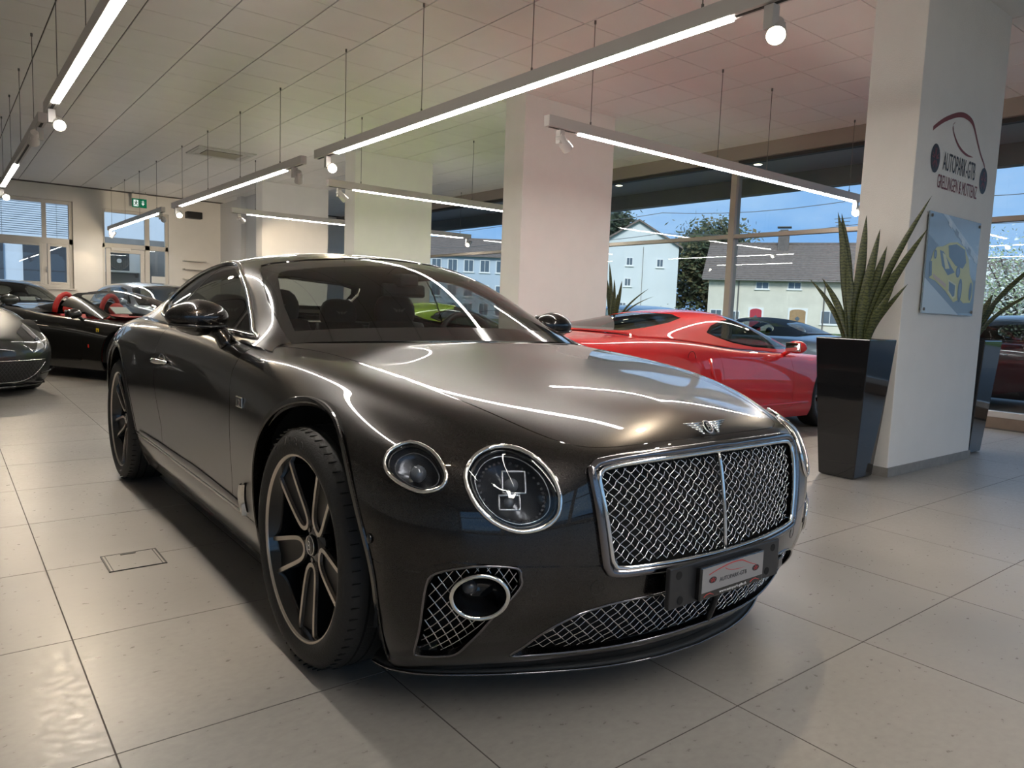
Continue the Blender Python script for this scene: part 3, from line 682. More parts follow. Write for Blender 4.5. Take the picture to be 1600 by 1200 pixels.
def panel(name, f, m=M_PAINT, both=False, thick=.018, src=None, parent=car):
    S = (src or SB).clip(f)
    if both: return obj(name, S.mirrored(True).mesh(name, thick=thick), m, parent)
    a = obj(name, S.mirrored().mesh(name, thick=thick), m, parent)        # camera side (negative x)
    b = obj(name, S.mesh(name, thick=thick), m, parent)
    return a, b
panel('hood', mn(hood_f-.02, 11-colu), both=True)
panel('front_bumper', mn(-f_seam-GAP, -.2-V[:, 1], f_arch, f_lg, f_fog, f_gr), both=True)
panel('front_fender', mn(np.where(V[:, 1] < -.2, f_seam-GAP, 1), -hood_f-.02, f_arch, f_gr, f_hl, f_ol, -f_door-GAP, .9-V[:, 1], np.where((V[:, 1] > .3), V[:, 2]-.335, 1)))
panel('door', mn(f_door-GAP, -cab, V[:, 2]-.338))
panel('rear_quarter', mn(-f_door-GAP, V[:, 1]-1.2, f_arch, -cab, np.where(V[:, 1] < 2.5, V[:, 2]-.335, 1)))
panel('sill', mn(.331-V[:, 2], V[:, 1]-.3, 2.7-V[:, 1], f_arch))
# sill chrome and side blade
def surf_pt(y, z, off=.003, x=2.):
    p, n = on_surface(BVH_B, (-x, y, z), (1, 0, 0)); return p+n*off if n.x < 0 else p-n*off
def front_pt(x, z, off=.003):
    p, n = on_surface(BVH_B, (x, -3, z), (0, 1, 0)); return p+(n if n.y < 0 else -n)*off
def both(name, mb, m, smooth=True, bev=0., angle=None):
    a = mb.build(name, m, car, smooth, bev, angle=angle); b = dup(a, car, -1); return a, b
pts = [surf_pt(y, .338+.028*max(0, (y-1.5))**1.3, .001) for y in np.linspace(.60, 2.38, 40)]
both('sill_strip', MB().tube(pts, .010, 8, flat=.6), M_CHROME)
inl = [[surf_pt(y, .345+.028*max(0, (y-1.5))**1.3+q*(.042-.016*abs(y-1.3)), .0035+.004*math.sin(PI*q)) for q in (0, .33, .66, 1)] for y in np.linspace(.60, 2.30, 40)]
both('sill_inlay', MB().grid(inl), M_BLACK)
bl = []
for k in range(9):
    z = .345+.115*k/8; yy0 = .520+.02*math.sin(PI*k/8); yy1 = .555+.035*math.sin(PI*k/8)
    bl.append([surf_pt(yy0+(yy1-yy0)*j/5, z, .004+.016*math.sin(PI*j/5)) for j in range(6)])
both('side_blade', MB().grid(bl), M_CHROME)
# wheel arch lips
for yc, rr in ((0, ARCH_R), (2.851, ARCH_R+.008)):
    lip = []
    for k in range(61):
        a = math.radians(-28)+math.radians(236)*k/60
        y, z = yc+rr*math.cos(a), .385+rr*math.sin(a)
        if z < .385: y = yc+(rr-(.385-z)*.06)*(1 if math.cos(a) > 0 else -1)
        if z < .17: continue
        p, n = on_surface(BVH_B, (-2, y, z), (1, 0, 0))
        if p is None: continue
        rad = Vector((0, y-yc, z-.385)).normalized()
        lip.append([p+rad*.021+Vector((.003, 0, 0)), p+rad*.019+Vector((-.0014, 0, 0)), p+rad*.004+Vector((-.0022, 0, 0)), p-rad*.001+Vector((.001, 0, 0)), p-rad*.002+Vector((.012, 0, 0)), p-rad*.001+Vector((.050, 0, 0))])
    both('arch_lip', MB().grid(lip), M_PAINT, angle=35)
    # dark liner
    both('wheel_well', MB().lathe([(.0, -.50), (.455, -.50), (.455, -.93)], 40, 'x', (0, yc, .385), math.radians(-14), math.radians(194)), M_VOID)
# underbody and inner dark tub so nothing shows through gaps
MB().bb(-.50, .50, -.60, -.40, .165, .19).bb(-.78, .78, -.40, 3.5, .165, .19).build('underbody', M_VOID, car)
MB().bb(-.50, .50, -.62, .50, .19, .70).bb(-.74, .74, -.478, -.462, .17, .68).build('engine_bay_liner', M_VOID, car)
# ---------------------------------------------------------------- front lip
lp = [(.865, -.33, .130), (.850, -.40, .130), (.79, -.475, .130), (.68, -.555, .130), (.53, -.64, .130), (.35, -.72, .130), (.18, -.765, .130), (0, -.78, .130)]
sp = spline(lp, 5); sp = [(-p[0], p[1], p[2]) for p in sp]+[(p[0], p[1], p[2]) for p in sp[::-1][1:]]
g = [[(x*.93, y*.93+.02, .150), (x, y, .140), (x*1.012, y*1.012-.003, .128), (x*.99, y*.99, .118), (x*.93, y*.93+.02, .118)] for x, y, z in sp]
MB().grid(g).build('front_splitter', M_MATT, car, True)
MB().tube([(x*1.014, y*1.014-.004, .129) for x, y, z in sp], .0035, 6).build('splitter_edge', M_DCHROME, car, True)
# ---------------------------------------------------------------- grilles
def inset_poly(poly, d):
    out_ = []; n = len(poly)
    for i in range(n):
        a, b, c = np.array(poly[i-1]), np.array(poly[i]), np.array(poly[(i+1) % n])
        e1 = (b-a)/np.linalg.norm(b-a); e2 = (c-b)/np.linalg.norm(c-b); nn = np.array([-(e1[1]+e2[1]), e1[0]+e2[0]]); nn /= max(np.linalg.norm(nn), 1e-6); out_.append(tuple(b+nn*d))
    return out_
def lattice(inside, x0, x1, z0, z1, px, pz, depth, r, wave, name, m, off=.0):
    """woven diamond mesh following the body surface; inside(x,z)->signed distance"""
    mb = MB(); L = z1-z0
    slope = px/pz
    for s in (-1, 1):
        k0 = int(math.floor((x0-L*slope)/px))-1; k1 = int(math.ceil((x1+L*slope)/px))+1
        for k in range(k0, k1+1):
            run = []
            n = int(L/pz*4)+1
            for i in range(n+1):
                z = z0+L*i/n; x = k*px+s*(z-z0)*slope
                ok = x0 <= x <= x1 and inside(x, z) > 0
                if ok:
                    p = front_pt(x, z, -depth) if True else None
                    w = wave*math.cos(2*PI*(z-z0)/pz*1.0+(0 if s > 0 else PI)+k*PI)
                    run.append((p.x+wave*.35*math.sin(4*PI*(z-z0)/pz), p.y+w, p.z))
                if (not ok or i == n) and run:
                    if len(run) > 1: mb.tube(run, r, 4, cap=False)
                    run = []
    return mb
def poly_test(poly):
    P = np.array(poly)
    return lambda x, z: float(sd_poly(np.array([abs(x)]), np.array([z]), P)[0])
tg = poly_test(GRILLE)
gm = lattice(lambda x, z: tg(x, z)-.004, -.46, .46, .445, .74, .0315, .0285, .012, .0021, .0028, 'grille_mesh', M_CHROME)
grl = empty('front_grille', (0, 0, 0), parent=car)
gm.build('mesh', mat('bright mesh chrome', (.62, .61, .60), .18, 1.), grl, True)
def ring_poly(poly, off, name, m, r, parent, n=5, flat=1., mirror=False, fn=None):
    P = [q for q in poly if q[0] >= 0]; P = [(-q[0], q[1]) for q in P]+[(q[0], q[1]) for q in P[::-1] if q[0] > 1e-6]
    pts = [front_pt(x, z, off) for x, z in spline(P, n, True)]
    return MB().tube(pts, r, 8, True, flat=flat).build(name, m, parent, True)
P_ = [q for q in GRILLE if q[0] >= 0]
ring_poly(P_[:11], .004, 'surround', M_CHROME, .0075, grl, 4)
big = [(q[0]*1.0+.018*(1 if q[0] > .1 else 0), q[1]+(.013 if q[1] > .6 else -.012)) for q in P_[:11]]
ring_poly(big, .004, 'surround_shell', M_DCHROME, .013, grl, 4)
MB().tube([front_pt(0, z, .002) for z in np.linspace(.447, .737, 14)], .006, 8).build('centre_bar', M_CHROME, grl, True)
bk = [[(x, front_pt(x, z, -.06).y, z) for z in np.linspace(.385, .745, 9)] for x in np.linspace(-.47, .47, 20)]
MB().grid(bk).build('backing', M_VOID, grl)
lgr = empty('lower_grille', (0, 0, 0), parent=car)
tl = poly_test(LOWGR)
lattice(lambda x, z: tl(x, z)-.003, -.65, .65, .20, .365, .036, .033, .016, .0020, .002, 'm', M_CHROME).build('mesh', mat('bright mesh chrome', (.62, .61, .60), .18, 1.), lgr, True)
ring_poly([q for q in LOWGR if q[0] >= 0], .0, 'surround', M_DCHROME, .004, lgr, 4)
bk = [[(x, front_pt(x, z, -.07).y, z) for z in np.linspace(.19, .375, 6)] for x in np.linspace(-.66, .66, 24)]
MB().grid(bk).build('backing', M_VOID, lgr)
MB().tube([front_pt(0, z, -.004) for z in np.linspace(.212, .362, 8)], .009, 6).build('centre_post', M_MATT, lgr, True)
MB().box((.395, -.803, .318), (.05, .02, .04), rz=.25).build('parking_camera', M_BLACK, lgr, bev=.006)
tf = poly_test(FOG)
FR = [(.755+.059*math.cos(a), .405+.057*math.sin(a)) for a in np.linspace(0, 2*PI, 13)[:-1]]
tfr = poly_test(spline(FR, 4, True))
# fog surface: march along the corner direction
def corner_pt(x, z, off=0., s=-1):
    p, n = on_surface(BVH_B, (s*x, -3, z), (0, 1, 0))
    if n.y > 0: n = -n
    return p+n*off
for s in (-1, 1):
    fg = empty('side_intake', (0, 0, 0), parent=car)
    mb = MB()
    for sl in (-1, 1):
        for k in range(-14, 26):
            run = []
            for i in range(61):
                z = .205+.29*i/60; x = .60+k*.0235+sl*(z-.205)*.62
                ok = .66 < x < .868 and tf(x, z) > .003 and tfr(x, z) < 0
                if ok: run.append(tuple(corner_pt(x, z, -.016, s)))
                if (not ok or i == 60) and run:
                    if len(run) > 1: mb.tube(run, .0020, 4, cap=False)
                    run = []
    mb.build('mesh', mat('bright mesh chrome', (.62, .61, .60), .18, 1.), fg, True)
    MB().tube([corner_pt(x, z, .0, s) for x, z in spline(FOG, 4, True)], .0038, 6, True).build('surround', M_DCHROME, fg, True)
    cen = corner_pt(.755, .405, 0, s)
    outl = [corner_pt(x, z, -.075, s) for x, z in inset_poly(FOG, -.012)]
    cc = sum(outl, Vector())/len(outl)
    MB().add([tuple(p) for p in outl]+[tuple(cc)], [(i, (i+1) % len(outl), len(outl)) for i in range(len(outl))]).build('backing', M_VOID, fg)
    rg = [corner_pt(x, z, .004, s) for x, z in spline(FR, 5, True)]
    fl = MB().tube(rg, .0062, 8, True).build('fog_lamp_ring', M_CHROME, fg, True)
    ct = sum(rg, Vector())/len(rg); dirn = (ct-Vector((ct.x*.2, .3, ct.z))).normalized()
    cone = [[p*1.0 for p in rg+[rg[0]]], [ct+(p-ct)*.9-dirn*.05 for p in rg+[rg[0]]], [ct+(p-ct)*.55-dirn*.085 for p in rg+[rg[0]]], [ct-dirn*.088 for p in rg+[rg[0]]]]
    MB().grid(cone).build('fog_lamp_bowl', M_BLACK, fg, True)
    lc = ct-dirn*.06+Vector((s*.03, 0, .012))
    MB().ball(lc, .022, 14, 8).build('fog_lamp_lens', mat('dark lens glass', (.05, .05, .055), .05, coat=1.), fg, True)
# ---------------------------------------------------------------- headlamps
def lamp(name, ring2d, fn, rim, depth, s, dom):
    ring = [fn(a, b) for a, b in ring2d]; ring = [Vector((s*p.x, p.y, p.z)) for p in ring]
    c = sum(ring, Vector())/len(ring)
    nrm = Vector()
    for i in range(len(ring)): nrm += (ring[i]-c).cross(ring[(i+1) % len(ring)]-c)
    nrm.normalize()
    if nrm.y > 0: nrm = -nrm
    e = empty(name, (0, 0, 0), parent=car); R_ = ring+[ring[0]]
    MB().tube([p+nrm*.004 for p in ring], rim, 8, True).build('chrome_ring', M_CHROME, e, True)
    MB().tube([c+(p-c)*.90-nrm*.003 for p in ring], rim*.8, 8, True).build('inner_bezel', M_BLACK, e, True)
    MB().grid([[p for p in R_], [c+(p-c)*.92-nrm*depth*.55 for p in R_], [c+(p-c)*.70-nrm*depth for p in R_], [c-nrm*depth for p in R_]]).build('bowl', mat('lamp bowl', (.10, .105, .12), .22, .6), e, True)
    MB().grid([[c+(p-c)*k+nrm*(dom*math.sqrt(max(0, 1-k*k))+.002) for p in R_] for k in (.97, .9, .75, .55, .3, .02)]).build('lens', M_LENS, e, True)
    return e, c, nrm, ring
hl_pt = lambda a, b: (lambda p: Vector((-p.x, p.y, p.z)))(front_pt(-a, b, 0))
def ol_pt(sx, z):
    # point on the surface with x+y = sx
    o_ = Vector((sx/2+1.2, sx/2-1.2, z)); p, n = on_surface(BVH_B, o_, (-.7071, .7071, 0)); return p
M_DRL = mat('crystal reflector', (.50, .52, .55), .12, .8)
for s in (-1, 1):
    e, c, nrm, ring = lamp('headlamp', HLs[::2], hl_pt, .0068, .075, s, .010)
    ux = Vector((0, 0, 1)).cross(nrm).normalized(); uy = nrm.cross(ux)
    def L(a, b, d): return c+ux*a+uy*b+nrm*d
    # projector frame: two stacked lens modules with crystal edge
    mod = MB()
    for (a0, a1, b0, b1) in ((-.030, .030, -.006, .052), (-.040, .014, -.050, -.012)):
        pts = [L(a0, b0, -.012), L(a1, b0, -.012), L(a1, b1, -.012), L(a0, b1, -.012)]
        mod.tube([p_+(q_-p_)*k_/4 for p_, q_ in zip(pts, pts[1:]+pts[:1]) for k_ in range(4)], .0036, 6, True)
    mod.build('module_frame', M_DRL, e, True)
    for (a, b, r_) in ((-.004, .020, .020), (-.012, -.026, .015)):
        MB().ball(L(a, b, -.03), r_, 14, 8).build('projector_lens', mat('projector glass', (.16, .17, .19), .04, .2, coat=1.), e, True)
    MB().tube([c+(p-c)*.80-nrm*.012 for p in ring], .0022, 6, True).build('light_guide', M_DRL, e, True)
    crystals = MB()
    for k in range(40):
        a = 2*PI*k/40; p = c+(ring[k*len(ring)//40]-c)*.70-nrm*.035
        crystals.box(tuple(p), (.006, .006, .006), a, a*.7)
    crystals.build('crystal_studs', mat('smoked crystal', (.10, .10, .11), .06, coat=1.), e)
    e, c, nrm, ring = lamp('outer_lamp', OLs[::2], ol_pt, .0055, .05, s, .008)
    MB().ball(c-nrm*.022, .024, 14, 8).build('projector_lens', mat('projector glass', (.16, .17, .19), .04, .2, coat=1.), e, True)
    MB().tube([c+(p-c)*.72-nrm*.015 for p in ring], .0022, 6, True).build('light_guide', mat('smoked crystal', (.10, .10, .11), .06, coat=1.), e, True)
# ---------------------------------------------------------------- bumper details
for s in (-1, 1):
    for (x, z, r_, nm) in ((.634, .412, .009, 'parking_sensor'), (.294, .404, .008, 'parking_sensor'), (.466, .409, .020, 'tow_cover')):
        c = corner_pt(x, z, .0005, s)
        n = (corner_pt(x, z, 1, s)-corner_pt(x, z, 0, s)).normalized(); ux = n.orthogonal().normalized(); uy = n.cross(ux)
        MB().tube([c+(ux*math.cos(a)+uy*math.sin(a))*r_ for a in np.linspace(0, 2*PI, 21)[:-1]], .0009, 4, True).build(nm+'_seam', M_VOID, car)
        MB().add([tuple(c+(ux*math.cos(a)+uy*math.sin(a))*r_) for a in np.linspace(0, 2*PI, 21)[:-1]], [tuple(range(20))]).build(nm, M_PAINT, car)
    c = surf_pt(-.447, .525, .002); c = Vector((-s*c.x*-1 if False else s*abs(c.x), c.y, c.z))
    MB().ball(c, (.006, .012, .014), 12, 8).build('washer_cap', M_BLACK, car, True)
# winged badge on the hood
bd = empty('winged_badge', (0, -.775, .800), parent=car); bd.rotation_euler = (math.radians(-38), 0, 0); bd.scale = (1.08, 1.3, 1.25)
def wing(s):
    m = MB()
    for k in range(6):
        x0 = .014+.004*k; x1 = .092-.012*k; z = .012-.0058*k
        m.tube([(s*x0, -.001, z), (s*(x0+x1)/2, -.002, z+.001), (s*x1, -.001, z+.004)], [.0035, .0042, .0012], 6)
    return m
for s in (-1, 1): wing(s).build('wing', M_CHROME, bd, True)
MB().lathe([(0, -.004), (.014, -.003), (.0165, 0), (.0165, .003)], 20, 'y').build('roundel', M_BLACK, bd, True)
MB().tube([(.0165*math.cos(a), -.003, .0165*math.sin(a)) for a in np.linspace(0, 2*PI, 25)[:-1]], .0025, 6, True).build('roundel_rim', M_CHROME, bd, True)
bm = fit_mesh(text_mesh('B', .02, 'letter', .001), .014, .02); o = obj('letter', bm, M_CHROME, bd); o.rotation_euler = (PI/2, 0, 0); o.location = (0, -.0055, 0)
# number plate carrier
pl = empty('number_plate_carrier', (-.02, -.893, .392), parent=car)
MB().bb(-.262, .262, -.004, .012, -.058, .058).build('bracket', mat('satin black plate', (.02, .02, .022), .35), pl, bev=.003)
for x, z in ((-.225, .035), (-.215, -.038), (.225, .035), (.2, -.035)): MB().lathe([(0, -.0052), (.012, -.0052), (.012, -.0045)], 14, 'y', (x, 0, z)).build('bracket_hole', M_VOID, pl)
MB().bb(-.152, .152, -.022, -.004, -.050, .046).build('plate_frame', M_BLACK, pl, bev=.004)
MB().bb(-.146, .146, -.0235, -.021, -.028, .042).build('plate', mat('grey plate', (.28, .27, .27), .5), pl)
M_RED = mat('red print', (.45, .03, .03), .5); M_DRED = mat('dark red print', (.20, .05, .045), .6); M_PRINT = mat('black print', (.03, .03, .032), .6)
def logo(parent, w, y, cz, m_swoosh, m_text, rim=True):
    """car outline swoosh with two wheels, drawn in x-z on plane y"""
    up = [(-.50, .085), (-.42, .13), (-.30, .185), (-.12, .245), (.02, .262), (.16, .235), (.27, .13), (.36, .045), (.45, -.02), (.49, -.075)]
    th = [.030, .032, .034, .036, .038, .038, .032, .024, .018, .004]
    g = [[(p[0]*w, y, cz+(p[1]+t_)*w) for p, t_ in zip([tuple(q) for q in spline(up, 4)], np.interp(np.linspace(0, 9, 37), range(10), th))], [(p[0]*w, y, cz+p[1]*w) for p in spline(up, 4)]]
    MB().grid(g).build('swoosh', m_swoosh, parent)
    lo = [(-.15, .205), (-.185, .16), (-.12, .085), (-.02, .03), (.10, .005), (.22, .012)]
    th = [.004, .018, .022, .022, .018, .003]
    sp_ = spline(lo, 4); tt = np.interp(np.linspace(0, 5, 21), range(6), th)
    g = [[(p[0]*w+(.4*t_*w if i < 6 else 0), y, cz+(p[1]+t_)*w) for i, (p, t_) in enumerate(zip(sp_, tt))], [(p[0]*w, y, cz+p[1]*w) for p in sp_]]
    MB().grid(g).build('swoosh', m_swoosh, parent)
    for x, z in ((-.42, -.09), (.46, -.13)):
        MB().add([(x*w+.075*w*math.cos(a), y, cz+z*w+.10*w*math.sin(a)) for a in np.linspace(0, 2*PI, 29)[:-1]], [tuple(range(28))]).build('logo_wheel', m_text, parent)
        sp2 = MB()
        for k in range(5):
            a = PI/2+2*PI*k/5
            for da in (-.18, .18):
                ca, sa = math.cos(a+da), math.sin(a+da)
                sp2.add([(x*w+w*(.012*ca-.006*sa), y-.0008, cz+z*w+w*(.016*sa+.006*ca)), (x*w+w*(.055*ca-.004*sa), y-.0008, cz+z*w+w*(.073*sa+.004*ca)), (x*w+w*(.055*ca+.004*sa), y-.0008, cz+z*w+w*(.073*sa-.004*ca)), (x*w+w*(.012*ca+.006*sa), y-.0008, cz+z*w+w*(.016*sa-.006*ca))], [(0, 1, 2, 3)])
        sp2.build('logo_wheel_spokes', m_swoosh, parent)
def letters(parent, txt, w, h_, x, y, z, m, name='lettering', spacing=1.):
    o = obj(name, fit_mesh(text_mesh(txt, .1, name, .0003, spacing=spacing), w, h_), m, parent); o.rotation_euler = (PI/2, 0, 0); o.location = (x, y, z); return o
_n = set(pl.children)
logo(pl, .235, -.0238, .012, M_RED, M_PRINT)
for o in pl.children:
    if o not in _n: o.scale = (1, 1, .40); o.location.z = .012*(1-.40)      # the plate carries a flattened version
letters(pl, 'AUTOPARK-GTB', .13, .012, -.002, -.0240, -.002, M_PRINT)
letters(pl, 'www.autopark-gtb.ch', .13, .011, 0, -.0235, -.039, mat('white print', (.7, .7, .7), .5))
for x in (-.112, .108):
    MB().tube([(x-.022, -.0225, -.041), (x-.012, -.0225, -.036), (x+.004, -.0225, -.034), (x+.022, -.0225, -.041)], .0012, 4).build('frame_logo', M_RED, pl)
# ---------------------------------------------------------------- greenhouse
V = SG.V
DLO = [(.80, .986), (1.07, .996), (1.6, 1.006), (2.05, 1.019), (2.24, 1.033), (2.36, 1.066), (2.405, 1.11), (2.385, 1.175), (2.30, 1.235), (2.16, 1.285), (1.98, 1.312), (1.787, 1.318), (1.62, 1.302), (1.47, 1.266), (1.253, 1.186), (1.042, 1.084), (.87, 1.006)]
WS = [(-.2, .90), (.738, .90), (.745, .99), (.738, 1.03), (.706, 1.13), (.672, 1.205), (.636, 1.268), (.606, 1.296), (.56, 1.312), (.42, 1.335), (.2, 1.357), (0, 1.364), (-.2, 1.364)]
RW = [(-.2, 1.082), (.30, 1.08), (.52, 1.078), (.57, 1.10), (.575, 1.15), (.55, 1.22), (.50, 1.265), (.40, 1.288), (0, 1.315), (-.2, 1.315)]
f_dlo = sd_poly(V[:, 1], V[:, 2], DLO); f_dlo[V[:, 0] < .45] = -1
f_ws = sd_poly(V[:, 0], V[:, 2], WS); f_ws = np.where(V[:, 1] < 1.5, f_ws, -1)
f_rw = sd_poly(V[:, 0], V[:, 2], RW); f_rw = np.where(V[:, 1] > 2.35, f_rw, -1)
mng = lambda *a: np.minimum.reduce([np.broadcast_to(np.asarray(x, float), V[:, 0].shape) for x in a])
f_roof = mng(-f_dlo, -f_ws, -f_rw, 10)
panel('roof', f_roof, both=True, src=SG, thick=.03)
Sr = SG.clip(f_roof).push(-.022); obj('headliner', Sr.mirrored(True).mesh('headliner'), mat('dark headliner', (.03, .029, .028), .9), car)
def glass_panel(name, f, m, sym, off):
    S = SG.clip(f).push(off)
    if sym: return obj(name, S.mirrored(True).mesh(name), m, car)
    return obj(name, S.mirrored().mesh(name), m, car), obj(name, S.mesh(name), m, car)
M_FRIT = mat('black glass border', (.010, .010, .010), .08, coat=.6)
bar = np.minimum(np.abs(V[:, 1]-1.98-(V[:, 2]-1.15)*(-.45)), np.abs(V[:, 1]-1.06-(V[:, 2]-1.0)*.25))-.011
side_in = mng(f_dlo-.016, bar)
glass_panel('side_window', side_in, M_CARGLASS, False, -.006)
S_ = mng(f_dlo-.001, np.maximum(.016-f_dlo, -bar)); glass_panel('window_border', S_, M_FRIT, False, -.005)
ws_in = np.minimum(f_ws-.038, SG.A[:, 0]-.27)
glass_panel('windscreen', ws_in, M_WSGLASS, True, -.004)
glass_panel('windscreen_border', mng(f_ws-.002, -ws_in), M_FRIT, True, -.004)
glass_panel('rear_window', mng(f_rw-.03), M_CARGLASS, True, -.004)
glass_panel('rear_window_border', mng(f_rw-.002, .03-f_rw), M_FRIT, True, -.004)
def gh_pt(y, z, off=.0):
    p, n = on_surface(BVH_G, (-2, y, z), (1, 0, 0))
    if p is None: return None
    if n.x > 0: n = -n
    return p+n*off
dl = [gh_pt(y, z, .002) for y, z in spline(DLO, 6, True)]; dl = [p for p in dl if p is not None]
both('window_chrome', MB().tube(dl, .0108, 8, True), M_CHROME)
# cowl strip and wipers
cw = [Vector((x, .40+.40*(abs(x)/.74)**2.0*.72, .993-.018*(x/.74)**2)) for x in np.linspace(-.60, .60, 31)]
MB().grid([[p+Vector((0, -.045, -.02)) for p in cw], [p+Vector((0, -.02, -.012)) for p in cw], [p+Vector((0, .03, -.002)) for p in cw]]).build('cowl_cover', M_MATT, car, True)
def ws_pt(x, y, off=.0):
    p, n = on_surface(BVH_G, (x, y, 3), (0, 0, -1))
    return p+n*(off if n.z > 0 else -off)
# roof edge trim (bright line over the doors)
# ---------------------------------------------------------------- door mirrors
for s in (-1, 1):
    mr = empty('door_mirror', (0, 0, 0), parent=car)
    c = Vector((-.975, 1.06, 1.052))
    G = []
    for i in range(15):
        a = PI*i/14
        row = []
        for j in range(25):
            b = 2*PI*j/24
            u, v, w_ = math.sin(a)*math.cos(b), math.cos(a), math.sin(a)*math.sin(b)
            # long axis across the car, front face rounded, rear flat
            x = c.x+v*.125; y = c.y+(u*.085 if u < 0 else u*.045); z = c.z+w_*(.074 if w_ > 0 else .078)*(1-.22*max(0, -v))
            row.append((s*-x if False else (x if s < 0 else -x), y, z))
        G.append(row)
    MB().grid(G).build('housing', M_PAINT, mr, True)
    def mm(x, y, z): return (x if s < 0 else -x, y, z)
    MB().tube([mm(-1.09, 1.03, 1.022), mm(-1.03, .980, 1.018), mm(-.94, .978, 1.016), mm(-.87, 1.02, 1.018)], .007, 6).build('indicator_strip', M_BLACK, mr, True)
    MB().box(mm(-.975, 1.102, 1.054), (.20, .012, .10)).build('mirror_glass', mat('mirror', (.8, .8, .8), .02, 1.), mr, bev=.03)
    MB().tube([mm(-.92, 1.04, 1.01), mm(-.89, 1.03, .985), mm(-.872, 1.02, .955), mm(-.86, 1.01, .935)], [.03, .032, .036, .04], 10, flat=1.3).build('stalk', M_PAINT, mr, True)
# door handles
for s in (-1, 1):
    hd = empty('door_handle', (0, 0, 0), parent=car)
    p0 = [surf_pt(y, .815, 0) for y in np.linspace(1.68, 1.90, 12)]
    path = [p+Vector((-.006-.034*math.sin(PI*k/11)**.6, 0, 0)) for k, p in enumerate(p0)]
    path = [Vector((p.x*(1 if s < 0 else -1), p.y, p.z)) for p in path]
    MB().tube(path, [.008+.006*math.sin(PI*k/11) for k in range(12)], 10, flat=1.).build('grip', M_CHROME, hd, True)
    q = surf_pt(1.80, .815, .001); q.x *= (1 if s < 0 else -1)
    MB().ball(q, (.004, .075, .034), 16, 10).build('cup', M_DCHROME, hd, True)
# vent badge '12' on the fenders
for s in (-1, 1):
    q = surf_pt(.575, .757, .004); q.x *= (1 if s < 0 else -1)
    vb = empty('fender_badge', tuple(q), parent=car)
    MB().bb(-.003, .003, -.034, .034, -.020, .020).build('badge_frame', M_CHROME, vb, bev=.002)
    MB().bb(-.0042 if s < 0 else .003, -.003 if s < 0 else .0042, -.028, .028, -.015, .015).build('badge_field', M_BLACK, vb)
    o = obj('badge_digits', fit_mesh(text_mesh('12', .02, 'badge_digits', .0006), .036, .024), M_CHROME, vb)
    o.rotation_euler = (PI/2, 0, -PI/2 if s < 0 else PI/2); o.location = (-.005 if s < 0 else .005, 0, 0)
